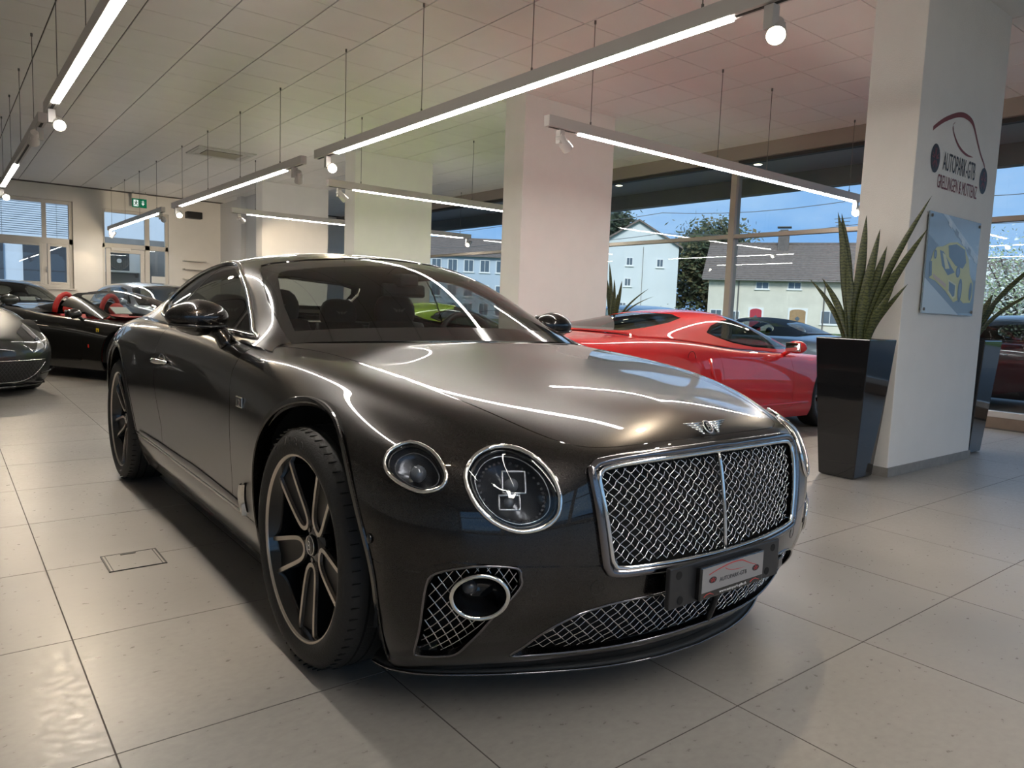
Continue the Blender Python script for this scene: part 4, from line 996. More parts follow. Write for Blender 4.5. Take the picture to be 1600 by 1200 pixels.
# ---------------------------------------------------------------- wheels
M_POL = mat('diamond cut alloy', (.66, .60, .54), .26, .9)
def hero_wheel():
    w = empty('wheel', (0, 0, 0), parent=car)        # outer face towards -x
    T_ = [(.290, .13), (.318, .137), (.345, .130), (.366, .108), (.374, .08), (.3755, .04), (.3755, -.04), (.374, -.08), (.366, -.108), (.345, -.130), (.318, -.137), (.292, -.128), (.284, -.118)]
    MB().lathe(T_, 72, 'x').build('tyre', M_TYRE, w, True)
    gr = MB()
    for dx in (-.07, -.03, .03, .07): gr.lathe([(.3762, dx-.004), (.3768, dx), (.3762, dx+.004)], 60, 'x')
    for k in range(64):
        a = 2*PI*k/64
        for sgn in (-1, 1): gr.box((sgn*.1, .3672*math.cos(a), .3672*math.sin(a)), (.04, .0045, .003), rx=a, rz=0)
    gr.build('tread_groove', M_VOID, w)
    MB().lathe([(.289, -.112), (.292, -.120), (.2935, -.124), (.290, -.126), (.2835, -.124), (.281, -.118)], 72, 'x').build('rim_edge', M_POL, w, True)
    MB().lathe([(.288, .12), (.275, .10), (.262, .06), (.258, -.03), (.268, -.085), (.283, -.118)], 64, 'x').build('rim_barrel', M_BLACK, w, True)
    D = lambda r: -.100+.030*max(0, 1-r/.27)**1.3      # dish
    for k in range(5):
        th = math.radians(32+72*k)
        prof = [(r_, math.degrees(math.asin(w_/r_))) for r_, w_ in ((.281, .056), (.245, .052), (.205, .048), (.165, .044), (.13, .040), (.102, .035), (.083, .028), (.070, .018))]
        def P(r, deg, d=0.):
            a = PI/2-(th+math.radians(deg)); return (D(r)+d, r*math.cos(a)*-1, r*math.sin(a))
        outer = spline([np.array(q) for q in prof], 4); n = len(outer)
        # black petal body (front and flank)
        G = []
        for q in outer:
            r, dg = q; row = [P(r, -dg, .060), P(r, -dg, .004), P(r, -dg*.72, .010), P(r, 0, .014), P(r, dg*.72, .010), P(r, dg, .004), P(r, dg, .060)]; G.append(row)
        MB().grid(G).build('spoke', mat('satin black', (.006, .006, .0065), .38), w, True, angle=50)
        # polished outline
        wd = .0075
        loop = [(r, -dg) for r, dg in outer]+[(.064, -7), (.0625, 0), (.064, 7)]+[(r, dg) for r, dg in outer[::-1]]
        G = []
        for i, (r, dg) in enumerate(loop):
            a = np.array(P(r, dg)); b = np.array(loop[max(i-1, 0)]); c_ = np.array(loop[min(i+1, len(loop)-1)])
            pa, pb = np.array(P(*b)), np.array(P(*c_)); tg_ = pb-pa; tg_[0] = 0; tg_ /= np.linalg.norm(tg_)
            nr = np.array([0, -tg_[2], tg_[1]])
            G.append([tuple(a+nr*wd+[.006, 0, 0]), tuple(a+nr*wd*.9+[-.004, 0, 0]), tuple(a-nr*wd*.9+[-.004, 0, 0]), tuple(a-nr*wd+[.006, 0, 0])])
        MB().grid(G).build('spoke_edge', M_POL, w, True, angle=40)
    MB().lathe([(.074, -.045), (.074, -.066), (.066, -.074), (.034, -.078)], 40, 'x').build('hub', M_BLACK, w, True, angle=40)
    for k in range(5):
        a = math.radians(58+72*k); MB().lathe([(0, -.079), (.009, -.079), (.010, -.070)], 6, 'x', (0, .050*math.cos(a), .050*math.sin(a))).build('wheel_bolt', M_DCHROME, w)
    cp_ = MB().lathe([(0, -.089), (.026, -.088), (.032, -.084), (.033, -.076)], 32, 'x').build('hub_cap', M_BLACK, w, True, angle=40)
    MB().tube([(-.0865, .030*math.cos(a), .030*math.sin(a)) for a in np.linspace(0, 2*PI, 29)[:-1]], .002, 6, True).build('hub_cap_ring', M_CHROME, cp_, True)
    o = obj('hub_letter', fit_mesh(text_mesh('B', .03, 'hub_letter', .0008), .02, .03), M_CHROME, cp_); o.rotation_euler = (PI/2, 0, -PI/2); o.location = (-.0895, 0, 0)
    MB().lathe([(.08, .0), (.205, .0), (.207, .006), (.207, .026), (.205, .032), (.08, .032)], 48, 'x').build('brake_disc', mat('brake steel', (.25, .24, .23), .35, 1.), w, True, angle=40)
    cal = [[(dx, r*math.cos(a), r*math.sin(a)) for r in (.125, .225, .225)][:2] for a in np.linspace(math.radians(-35), math.radians(35), 9) for dx in (-.035,)]
    cg = []
    for a in np.linspace(math.radians(150), math.radians(214), 10):
        cg.append([(x, r*math.cos(a), r*math.sin(a)) for x, r in ((.04, .13), (-.036, .13), (-.042, .16), (-.042, .21), (-.034, .226), (.04, .226))])
    MB().grid(cg).build('brake_caliper', mat('grey caliper', (.16, .155, .15), .35, .4), w, True, angle=40)
    return w
hw = hero_wheel(); hw.location = (-.836, 0, .3745)
def mirror_copy(root, loc, flip):
    r = root.copy(); COL.objects.link(r); r.location = loc
    if flip: r.scale = (-1, 1, 1)
    for ch in root.children:
        c = ch.copy(); COL.objects.link(c); c.parent = r
        for g2 in ch.children:
            d_ = g2.copy(); COL.objects.link(d_); d_.parent = c
    return r
mirror_copy(hw, (-.838, 2.851, .3745), False); mirror_copy(hw, (.836, 0, .3745), True); mirror_copy(hw, (.838, 2.851, .3745), True)
# raised lettering on the front tyre, read from outside (local -x): angle grows clockwise from straight up
for k, ch in enumerate('P ZERO'):
    if ch == ' ': continue
    th_ = math.radians(-30+7.5*k); r_ = .331
    o = obj('tyre_letter', fit_mesh(text_mesh(ch, .03, 'tyre_letter', .0008), .022, .026), mat('raised rubber', (.045, .045, .045), .5), hw)
    o.location = (-.1355, -r_*math.sin(th_), r_*math.cos(th_))
    o.rotation_euler = (Matrix.Rotation(th_, 3, 'X') @ Matrix.Rotation(-PI/2, 3, 'Z') @ Matrix.Rotation(PI/2, 3, 'X')).to_euler()
# ---------------------------------------------------------------- interior
cb = MB(); cb.bb(-.80, .80, .55, 3.0, .28, .30); cb.bb(-.80, -.76, .6, 2.9, .3, .93); cb.bb(.76, .80, .6, 2.9, .3, .93); cb.bb(-.78, .78, 2.6, 2.64, .3, .98)
cb.build('cabin_tub', M_LEATHER, car)
MB().grid([[(x, y+.26*(x/.68)**2*max(0, (.92-y)/.4), z) for x in np.linspace(-.68, .68, 15)] for y, z in ((.52, .972), (.66, .988), (.84, .98), (.92, .94), (.93, .86), (.90, .72), (.8, .5))]).build('dashboard', M_LEATHER, car, True)
MB().bb(-.74, .74, 2.62, 3.2, .985, 1.0).build('parcel_shelf', M_LEATHER, car)
MB().bb(-.13, .13, .9, 2.2, .45, .66).build('centre_console', M_LEATHER, car, bev=.03)
def seat(x, y, zh, wid=.25, rear=False):
    s_ = empty('seat', (x, y, .30), parent=car)
    MB().box((0, -.20, .13), (wid*2, .52, .20)).build('cushion', M_LEATHER, s_, bev=.05)
    g = []
    for k in range(9):
        t_ = k/8; z = .18+t_*(zh-.30-.18-.16); yy = .06+.16*t_; ww = wid*(1-.28*max(0, t_-.55)/.45)
        g.append([(ww*math.cos(a), yy+.075*math.sin(a)-(.03 if abs(math.cos(a)) > .8 else 0), z) for a in np.linspace(0, 2*PI, 21)])
    g.append([(.0, .22, z+.02)]*21)
    MB().grid(g).build('backrest', M_LEATHER, s_, True)
    gh = []
    for i in range(9):
        a = PI*i/8; gh.append([(.140*math.sin(a)**.6*math.cos(b) if 0 < i < 8 else 0, .215+.05*math.sin(a)**.6*math.sin(b) if 0 < i < 8 else .215, zh-.30-.10+.11*math.cos(a)) for b in np.linspace(0, 2*PI, 19)])
    hr = MB().grid(gh).build('headrest', M_LEATHER, s_, True)
    m = MB()
    for q in (-1, 1): m.add([(q*.008, .158, zh-.385), (q*.045, .160, zh-.372), (q*.018, .158, zh-.400)], [(0, 1, 2)])
    m.box((0, .157, zh-.388), (.012, .003, .018)).build('stitched_wings', mat('grey stitching', (.16, .16, .16), .7), hr)
for x in (-.37, .37): seat(x, 1.62, 1.19); seat(x, 2.42, 1.155, .24)
stw = empty('steering_wheel', (.37, 1.02, .93), parent=car); stw.rotation_euler = (math.radians(-22), 0, 0)
MB().tube([(.18*math.cos(a), 0, .18*math.sin(a)) for a in np.linspace(0, 2*PI, 33)[:-1]], .016, 8, True).build('rim', M_LEATHER, stw, True)
MB().box((0, -.01, 0), (.15, .05, .10)).build('boss', M_LEATHER, stw, bev=.02)
for a in (0, PI, -PI/2): MB().tube([(.05*math.cos(a), 0, .05*math.sin(a)), (.175*math.cos(a), 0, .175*math.sin(a))], .012, 6).build('spoke', M_DCHROME, stw, True)
im = empty('interior_mirror', (0, 1.08, 1.205), parent=car)
MB().box((0, 0, 0), (.24, .03, .065), rx=-.15).build('mirror_shell', M_MATT, im, bev=.014)
MB().box((0, .017, 0), (.22, .004, .052), rx=-.15).build('mirror_face', mat('mirror', (.8, .8, .8), .02, 1.), im)
MB().box((0, -.02, .05), (.10, .09, .06)).build('sensor_pod', M_MATT, im, bev=.012)
# ================================================================== OTHER CARS
def cols_to_net(T):
    """(x, y, z_bottom, z_shoulder, x_shoulder, y_deck, z_deck) per column -> control net"""
    out_ = []
    for x, y, zb, zs, xs, yd, zd in T:
        h_ = zs-zb; f = 1 if x > .01 else 0
        def q(dx, z, k=0): return (max(x+dx, 0)*f, y, z)
        nose = -1 if y < -.5 else (1 if y > 3.2 else 0)
        out_.append([(max(x-.05, 0)*f, y-nose*.05, zb), (x*f, y, zb+.10*h_+.02), (x*f, y, zb+.38*h_), (x*f*.998, y-nose*.005, zb+.68*h_), ((x*.55+xs*.45)*f, y*.85+(y*.6+yd*.4)*.15, zs-.06*h_),
                     (xs*f, y*.75+yd*.25, zs), (xs*.68*f, y*.4+yd*.6, zs*.38+zd*.62), (xs*.35*f, y*.12+yd*.88, zs*.1+zd*.9), (0, yd, zd)])
    return out_
MID = cols_to_net([
 (0, -.98, .12, .50, 0, -.80, .55), (.45, -.95, .12, .50, .42, -.70, .58), (.78, -.76, .13, .56, .68, -.52, .62), (.92, -.46, .14, .68, .76, -.32, .66),
 (.965, 0, .15, .79, .78, -.16, .71), (.955, .35, .15, .79, .80, .0, .77), (.945, .62, .15, .80, .82, .16, .835), (.94, 1.15, .15, .83, .83, 1.15, .80), (.945, 1.65, .15, .85, .83, 1.65, .8),
 (.97, 2.15, .15, .92, .80, 2.15, .85), (.98, 2.62, .16, .95, .72, 2.85, .985), (.955, 3.02, .2, .935, .68, 3.1, .955), (.82, 3.38, .26, .905, .60, 3.34, .93), (.45, 3.53, .28, .895, .38, 3.45, .925), (0, 3.55, .28, .895, 0, 3.5, .925)])
MIDG = [
 [(.80, .44, .785), (.77, .44, .81), (.71, .42, .828), (.45, .22, .842), (0, .13, .848)],
 [(.845, .84, .81), (.755, .84, .915), (.67, .82, .985), (.38, .68, 1.04), (0, .62, 1.06)],
 [(.845, 1.3, .84), (.74, 1.3, .98), (.61, 1.26, 1.13), (.34, 1.19, 1.19), (0, 1.16, 1.205)],
 [(.835, 1.65, .86), (.73, 1.65, 1.0), (.59, 1.62, 1.145), (.33, 1.6, 1.20), (0, 1.58, 1.213)],
 [(.81, 2.05, .90), (.70, 2.05, 1.01), (.56, 2.06, 1.095), (.32, 2.08, 1.135), (0, 2.1, 1.145)],
 [(.755, 2.45, .945), (.66, 2.47, 1.0), (.54, 2.5, 1.035), (.32, 2.53, 1.055), (0, 2.55, 1.06)],
 [(.70, 2.8, .95), (.62, 2.82, .968), (.52, 2.84, .978), (.3, 2.87, .987), (0, 2.88, .988)]]
MID_DLO = [(.54, .838), (.9, .842), (1.3, .862), (1.6, .90), (1.80, .95), (1.90, .99), (1.76, 1.055), (1.52, 1.108), (1.30, 1.115), (1.12, 1.085), (.80, .955)]
MID_WS = [(-.2, .82), (.72, .82), (.69, .92), (.655, 1.01), (.60, 1.11), (.54, 1.14), (.3, 1.175), (0, 1.19), (-.2, 1.19)]
MID_RW = [(-.2, .99), (.50, .99), (.54, 1.02), (.53, 1.07), (.47, 1.12), (.3, 1.155), (0, 1.165), (-.2, 1.165)]
def lower_nose(net_, k):
    out_ = []
    for c in net_:
        row = []
        for (x, y, z) in c:
            t_ = min(1, max(0, (.9-y)/1.7)); t_ = t_*t_*(3-2*t_); row.append((x, y, z*(1-k*t_)))
        out_.append(row)
    return out_
GTN = lower_nose(BODY, .17)
GTG = [[(x, y, z) for x, y, z in r] for r in GH]
SED_G = [[(x, y, z*1.0) for x, y, z in r] for r in GH]
WAG_G = [r for r in GH[:4]]+[
 [(.87, 2.1, .997), (.80, 2.1, 1.13), (.72, 2.1, 1.27), (.63, 2.1, 1.385), (.34, 2.1, 1.43), (0, 2.1, 1.44)],
 [(.86, 2.7, 1.0), (.79, 2.7, 1.13), (.71, 2.7, 1.26), (.62, 2.7, 1.375), (.34, 2.75, 1.42), (0, 2.78, 1.43)],
 [(.82, 3.2, 1.0), (.76, 3.25, 1.12), (.69, 3.28, 1.24), (.60, 3.3, 1.33), (.33, 3.4, 1.37), (0, 3.42, 1.38)],
 [(.74, 3.6, .98), (.71, 3.62, 1.02), (.66, 3.64, 1.06), (.58, 3.66, 1.09), (.3, 3.75, 1.11), (0, 3.78, 1.11)]]
GT_DLO = DLO
WAG_DLO = [(.82, .99), (1.2, 1.0), (2.0, 1.02), (2.8, 1.05), (3.1, 1.10), (3.1, 1.18), (2.9, 1.25), (2.3, 1.30), (1.8, 1.31), (1.45, 1.26), (1.1, 1.11)]
def simple_wheel(parent, r, wd, face, style, name='wheel', spin=.2):
    w = empty(name, (0, 0, 0), parent=parent)
    rr = r*.76
    MB().lathe([(rr, wd*.48), (r*.9, wd*.5), (r*.985, wd*.38), (r, wd*.25), (r, -wd*.25), (r*.985, -wd*.38), (r*.9, -wd*.5), (rr, -wd*.47), (rr*.97, -wd*.42)], 44, 'x').build('tyre', M_TYRE, w, True)
    MB().lathe([(rr*.99, wd*.4), (rr*.90, 0), (rr*.93, -wd*.3), (rr, -wd*.44), (rr*.96, -wd*.46), (rr*.94, -wd*.42)], 40, 'x').build('rim', face, w, True)
    for k in range(5):
        for dd in ((-.16, .16) if style == 'twin' else (0,)):
            a = 2*PI*k/5+spin; wth = .026 if style == 'twin' else .05
            ca, sa, cb_, sb_ = math.cos(a), math.sin(a), math.cos(a+dd), math.sin(a+dd)
            p0 = Vector((-wd*.30, .04*ca, .04*sa)); p1 = Vector((-wd*.42, rr*.95*cb_, rr*.95*sb_)); tn = Vector((0, -sa, ca))
            g = [[p+tn*wth*.5*q+Vector((e, 0, 0)) for q, e in ((-1.1, .03), (-1, 0), (1, 0), (1.1, .03))] for p in (p0, (p0+p1)/2, p1)]
            MB().grid(g).build('spoke', face, w, True, angle=40)
    MB().lathe([(0, -wd*.40), (.03, -wd*.39), (.045, -wd*.30), (.05, 0)], 20, 'x').build('hub', face, w, True)
    MB().lathe([(.07, -.01), (r*.52, -.01), (r*.52, .015), (.07, .015)], 30, 'x').build('brake_disc', mat('brake steel', (.25, .24, .23), .35, 1.), w, True, angle=40)
    return w
def make_car(name, label, loc, rz, bnet, gnet, dlo, ws, rw, paint, wb=2.651, wr=.335, arch=.375, track=.80, cabcols=(6, 10), deckrow=5, roof_paint=None, open_top=False, face=None, style='twin', interior=None, res=(7, 6), zcut=.385, cowl_col=None, sz=1.):
    c = empty(name, loc, rz); tag(c, label, 'car')
    if sz != 1: c.scale = (sz, sz, sz)
    interior = interior or M_LEATHER
    S = Sheet.from_grid(surf(bnet, res[0], res[1], ('s', 's'), ('c', 's'))); S.A = S.A/np.array([float(res[0]), float(res[1])])
    V_ = S.V
    fa = np.minimum(arch_f(V_, 0, arch, wr), arch_f(V_, wb, arch, wr))
    cabf = np.minimum(np.minimum(S.A[:, 0]-cabcols[0], cabcols[1]-S.A[:, 0]), S.A[:, 1]-deckrow)
    dy0, dy1 = .72, .72+1.18
    fd = np.minimum(np.minimum(V_[:, 1]-dy0-.0*V_[:, 2], dy1-V_[:, 1]+.12*(V_[:, 2]-.6)), V_[:, 2]-.26)
    fd = np.where(V_[:, 0] > .5, fd, -1)
    body_f = np.minimum(np.minimum(fa, -cabf), -fd-.003)
    obj('body', S.clip(body_f).mirrored(True).mesh('body', thick=.015), paint, c)
    D_ = S.clip(np.minimum(np.minimum(fd-.003, -cabf), fa))
    obj('door', D_.mirrored().mesh('door', thick=.012), paint, c); obj('door', D_.mesh('door', thick=.012), paint, c)
    bvh = full_bvh(S)
    for s in (-1, 1):
        for y in (0, wb):
            w = simple_wheel(c, wr, .24, face or M_DCHROME, style); w.location = (s*(track+.01), y, wr)
            if s > 0: w.scale = (-1, 1, 1)
            lw_ = MB().lathe([(0, -.55), (arch+.03, -.55), (arch+.03, -.90)], 28, 'x', (0, y, wr), math.radians(-12), math.radians(192)).build('wheel_well', M_VOID, c)
            if s > 0: lw_.scale = (-1, 1, 1)
    MB().bb(-.8, .8, -.6, wb+.6, .15, .17).build('underbody', M_VOID, c)
    Gs = Sheet.from_grid(surf(gnet, res[0]+3, res[1]+2, ('c', 'c'), ('c', 's'))); Vg = Gs.V
    fdl = sd_poly(Vg[:, 1], Vg[:, 2], dlo); fdl[Vg[:, 0] < .42] = -1
    ymid = gnet[2][-1][1]+.25
    fws = np.where(Vg[:, 1] < ymid, sd_poly(Vg[:, 0], Vg[:, 2], ws), -1)
    frw = np.where(Vg[:, 1] > ymid+.2, sd_poly(Vg[:, 0], Vg[:, 2], rw), -1)
    roof_f = np.minimum(np.minimum(-fdl, -fws), -frw)
    if open_top:
        keep = np.minimum(np.minimum(gnet[2][-1][1]+.08+.30*Vg[:, 0]**2-Vg[:, 1], .07+fws), Gs.A[:, 0]/(res[0]+3)-.22)
        obj('windscreen_frame', Gs.clip(np.minimum(keep, -fws)).mirrored(True).mesh('windscreen_frame', thick=.02), paint, c)
    else:
        obj('roof', Gs.clip(roof_f).mirrored(True).mesh('roof', thick=.015), roof_paint or paint, c)
        Q = Gs.clip(np.minimum(fdl-.018, 1)).push(-.004); obj('side_window', Q.mirrored().mesh('side_window'), M_CARGLASS, c); obj('side_window', Q.mesh('side_window'), M_CARGLASS, c)
        Q = Gs.clip(np.minimum(fdl, .018-fdl)).push(-.003); obj('window_seal', Q.mirrored().mesh('window_seal'), M_FRIT, c); obj('window_seal', Q.mesh('window_seal'), M_FRIT, c)
        Q = Gs.clip(frw-.02).push(-.004); obj('rear_window', Q.mirrored(True).mesh('rear_window'), M_CARGLASS, c)
        Q = Gs.clip(np.minimum(frw, .02-frw)).push(-.003); obj('rear_window_seal', Q.mirrored(True).mesh('rear_window_seal'), M_FRIT, c)
    Q = Gs.clip(fws-.02).push(-.004); obj('windscreen', Q.mirrored(True).mesh('windscreen'), M_WSGLASS, c)
    Q = Gs.clip(np.minimum(fws, .02-fws)).push(-.003); obj('windscreen_seal', Q.mirrored(True).mesh('windscreen_seal'), M_FRIT, c)
    # cabin
    zb = gnet[1][0][2]
    MB().bb(-.76, .76, .55, gnet[-2][0][1], .25, .27).bb(-.78, -.74, .55, gnet[-2][0][1], .25, zb-.05).bb(.74, .78, .55, gnet[-2][0][1], .25, zb-.05).bb(-.74, .74, gnet[-2][0][1]-.35, gnet[-2][0][1]-.3, .25, zb+.02).build('cabin_tub', interior, c)
    MB().grid([[(x, y, z) for x in np.linspace(-.68, .68, 9)] for y, z in ((gnet[0][-1][1]+.12, zb+.035), (gnet[0][-1][1]+.36, zb+.045), (gnet[0][-1][1]+.46, zb), (gnet[0][-1][1]+.46, zb-.25))]).build('dashboard', interior, c, True)
    ys = gnet[2][-1][1]+.28
    for s in (-1, 1):
        st = empty('seat', (s*.36, ys, .25), parent=c)
        MB().box((0, -.2, .12), (.48, .5, .18)).build('cushion', interior, st, bev=.05)
        gg = []
        for k in range(7):
            t2 = k/6; gg.append([((.235-.05*t2)*math.cos(a), .05+.20*t2+.07*math.sin(a), .15+t2*(zb-.25-.12)) for a in np.linspace(0, 2*PI, 17)])
        gg.append([(0, .26, zb-.22)]*17)
        MB().grid(gg).build('backrest', interior, st, True)
        MB().ball((0, .27, zb-.25+.10), (.13, .055, .10), 16, 9).build('headrest', interior, st, True)
    sw = empty('steering_wheel', (.36, gnet[0][-1][1]+.62, zb-.02), parent=c); sw.rotation_euler = (math.radians(-22), 0, 0)
    MB().tube([(.175*math.cos(a), 0, .175*math.sin(a)) for a in np.linspace(0, 2*PI, 25)[:-1]], .015, 6, True).build('rim', interior, sw, True)
    MB().box((0, 0, 0), (.30, .03, .05)).build('boss', interior, sw, bev=.01)
    # door mirrors and handles
    for s in (-1, 1):
        mr = empty('door_mirror', (s*.99, .80, zb+.06), parent=c)
        MB().ball((0, 0, 0), (.105, .07, .065), 16, 10).build('housing', paint, mr, True)
        MB().tube([(-s*.06, .0, -.03), (-s*.14, .02, -.09)], .022, 8).build('stalk', paint, mr, True)
        MB().box((0, .066, 0), (.16, .01, .09)).build('mirror_glass', mat('mirror', (.8, .8, .8), .02, 1.), mr, bev=.02)
    return c, bvh, S
def side_hit(bvh, y, z, off=.003):
    p, n = on_surface(bvh, (-3, y, z), (1, 0, 0)); n = n if n.x < 0 else -n; return p+n*off
def front_hit(bvh, x, z, off=.003):
    p, n = on_surface(bvh, (x, -4, z), (0, 1, 0))
    if p is None: return None
    n = n if n.y < 0 else -n; return p+n*off
M_REDP = carpaint('rosso red paint', (.60, .006, .009), .0, .5, .08)
M_LIME = carpaint('lime green paint', (.45, .72, .015), .1, .35, .1)
M_BLKP = carpaint('black paint', (.012, .0115, .011), .3, .3, .3)
M_DGREY = carpaint('dark green grey paint', (.022, .027, .026), .4, .4, .3)
M_SILB = carpaint('silver blue paint', (.36, .42, .50), .7, .35, .2)
M_BRN = carpaint('brown black paint', (.045, .038, .04), .5, .32, .3)
M_REDL = mat('red leather', (.42, .025, .022), .55, bump=.1, bscale=150)
M_SILW = mat('silver alloy', (.55, .55, .56), .25, .9)
def handle(c, bvh, y, z, m):
    for s in (-1, 1):
        p = [side_hit(bvh, y+k*.03, z, .012) for k in range(6)]; p = [Vector((q.x if s < 0 else -q.x, q.y, q.z)) for q in p]
        MB().tube(p, .009, 8).build('door_handle', m, c, True)
def line_strip(c, pts, r, m, name): MB().tube(pts, r, 6).build(name, m, c, True)
# red mid-engined coupe
rc, bv, RS = make_car('sports_coupe', 'bright red mid-engined sports coupe parked behind the tall planter', (7.5, 4.95, 0), PI/2, MID, MIDG, MID_DLO, MID_WS, MID_RW, M_REDP, face=M_SILW, res=(9, 8))
for s in (-1, 1):
    q = side_hit(bv, 1.72, .74, .004); q.x *= -s*-1 if s < 0 else -1
    MB().ball((q.x, q.y, q.z), (.012, .07, .018), 14, 8).build('door_handle', M_REDP, rc, True)
    p = [side_hit(bv, y, z, .003) for y, z in ((1.93, .42), (2.02, .52), (2.08, .64), (2.10, .76))]; p = [Vector((v.x*(1 if s < 0 else -1), v.y, v.z)) for v in p]
    MB().tube(p, .02, 8, flat=.5).build('side_intake_edge', M_REDP, rc, True)
    p = [side_hit(bv, y, .30+.0*y, .004) for y in np.linspace(.45, 2.15, 14)]; p = [Vector((v.x*(1 if s < 0 else -1), v.y, v.z)) for v in p]
    MB().tube(p, .012, 6).build('sill_crease', M_REDP, rc, True)
    f = side_hit(bv, 2.35, .78, .002); f.x *= (1 if s < 0 else -1)
    MB().tube([f+Vector((0, .05*math.cos(a), .05*math.sin(a))) for a in np.linspace(0, 2*PI, 21)[:-1]], .0025, 5, True).build('fuel_flap_seam', M_VOID, rc)
    tl_ = MB().lathe([(0, .0), (.06, .0), (.07, -.02), (.075, -.03)], 24, 'y', (s*.60, 3.50, .80)); tl_.build('tail_lamp', mat('red lamp', (.5, .01, .01), .1, coat=1.), rc, True)
# lime coupe
lc_, bv2, _s = make_car('sports_coupe', 'lime green sports coupe seen through the grey car windscreen', (7.2, 9.35, 0), PI/2, MID, MIDG, MID_DLO, MID_WS, MID_RW, M_LIME, face=M_BLACK, res=(5, 5))
# black open sports car with red leather
sp_, bv3, _s = make_car('open_sports_car', 'black open sports car with red leather seats and five-spoke alloys', (2.62, 10.75, 0), math.radians(29), MID, MIDG, MID_DLO, MID_WS, MID_RW, M_BLKP, open_top=True, face=M_SILW, interior=M_REDL, res=(8, 7))
handle(sp_, bv3, 1.62, .74, M_CHROME)
for s in (-1, 1):
    q = side_hit(bv3, .46, .66, .004); x = q.x*(1 if s < 0 else -1)
    sh = MB().add([(x, q.y+a, q.z+b) for a, b in ((-.026, .034), (.026, .034), (.026, -.005), (.0, -.042), (-.026, -.005))], [(0, 1, 2, 3, 4)]).build('shield_badge', mat('yellow enamel', (.75, .55, .02), .3), sp_)
    MB().box((x*1.003, q.y, q.z-.003), (.003, .016, .04)).build('shield_mark', M_PRINT, sh)
    q = side_hit(bv3, .60, .46, .004); MB().box((q.x*(1 if s < 0 else -1), q.y, q.z), (.004, .02, .04)).build('side_marker', mat('marker red', (.5, .03, .02), .3), sp_)
    # roll hoop behind each seat
    MB().tube([(s*.36+.15*math.cos(a), 1.86-.04*math.sin(a), .86+.26*math.sin(a)) for a in np.linspace(0, PI, 13)], .034, 10).build('roll_hoop', M_REDL, sp_, True)
    MB().tube([(s*.36+.115*math.cos(a), 1.86-.03*math.sin(a), .86+.21*math.sin(a)) for a in np.linspace(0, PI, 13)], .012, 8).build('hoop_trim', M_SILW, sp_, True)
    hump = [[(s*.36+.17*math.cos(b)*(1-.5*t2), 1.9+t2*.9, .86+.17*math.sin(b)*(1-t2)) for b in np.linspace(0, PI, 9)] for t2 in np.linspace(0, 1, 7)]
    MB().grid(hump).build('rear_buttress', M_BLKP, sp_, True)
MB().grid([[(x, y, z) for x in np.linspace(-.74, .74, 9)] for y, z in ((1.92, .86), (2.3, .93), (2.75, .96))]).build('tonneau', M_BLKP, sp_, True)
MB().bb(-.03, .03, 1.80, 1.86, .80, .98).build('wind_deflector_post', M_MATT, sp_)
pc = MB().box((-.30, .80, .92), (.26, .01, .15), rx=-.95).build('price_card', mat('white paper', (.8, .8, .78), .8), sp_)
# dark grey GT with big grille at the left edge
gt, bv4, _s = make_car('front_engined_coupe', 'dark green-grey coupe with slanted headlights and wide black mesh grille', (-.05, 9.93, 0), math.radians(16), GTN, GTG, DLO, WS, RW, M_DGREY, wb=2.851, wr=.36, arch=.42, track=.83, cabcols=(11, 17), deckrow=9, face=M_BLACK, res=(8, 7))
def patch(c, bvh, quad, nu, nv, off, m, name, fn=front_hit):
    (a, b, c_, d) = [np.array(q) for q in quad]; G = []
    for i in range(nu+1):
        r_ = []
        for j in range(nv+1):
            u, v = i/nu, j/nv; p2 = a*(1-u)*(1-v)+b*u*(1-v)+c_*u*v+d*(1-u)*v
            h_ = fn(bvh, p2[0], p2[1], off)
            r_.append(tuple(h_) if h_ is not None else (p2[0], -.7, p2[1]))
        G.append(r_)
    return MB().grid(G).build(name, m, c, True)
mesh_m = mat('black grille mesh', (.012, .012, .013), .5, bump=1., bscale=90)
patch(gt, bv4, ((-.72, .175), (.72, .175), (.78, .385), (-.78, .385)), 28, 4, .004, mesh_m, 'grille')
line_strip(gt, [front_hit(bv4, x, .398, .006) for x in np.linspace(-.79, .79, 29)], .006, M_CHROME, 'grille_trim')
line_strip(gt, [front_hit(bv4, x, .172+.20*max(0, (abs(x)-.5)/.29)**2, .008) for x in np.linspace(-.79, .79, 37)], .005, M_SILW, 'grille_lower_trim')
gl = MB()
for k in range(-21, 22):
    for sgn in (-1, 1):
        pts = [front_hit(bv4, k*.04+sgn*(z-.21)*.8, z, .008) for z in np.linspace(.18, .38, 7) if abs(k*.04+sgn*(z-.21)*.8) < .74]
        if len(pts) > 1: gl.tube(pts, .0025, 4, cap=False)
gl.build('grille_lattice', mat('dark lattice', (.05, .05, .05), .4), gt)
lpts = [(-.86, .16), (-.5, .14), (0, .14), (.5, .14), (.86, .16)]
MB().grid([[(x, -.70+.45*(abs(x)/.9)**2.4-.06, .10) for x in np.linspace(-.90, .90, 25)], [(x, -.70+.45*(abs(x)/.9)**2.4-.13, .105) for x in np.linspace(-.90, .90, 25)], [(x, -.70+.45*(abs(x)/.9)**2.4-.12, .125) for x in np.linspace(-.90, .90, 25)], [(x, -.70+.45*(abs(x)/.9)**2.4, .15) for x in np.linspace(-.90, .90, 25)]]).build('front_splitter', M_BLACK, gt, True)
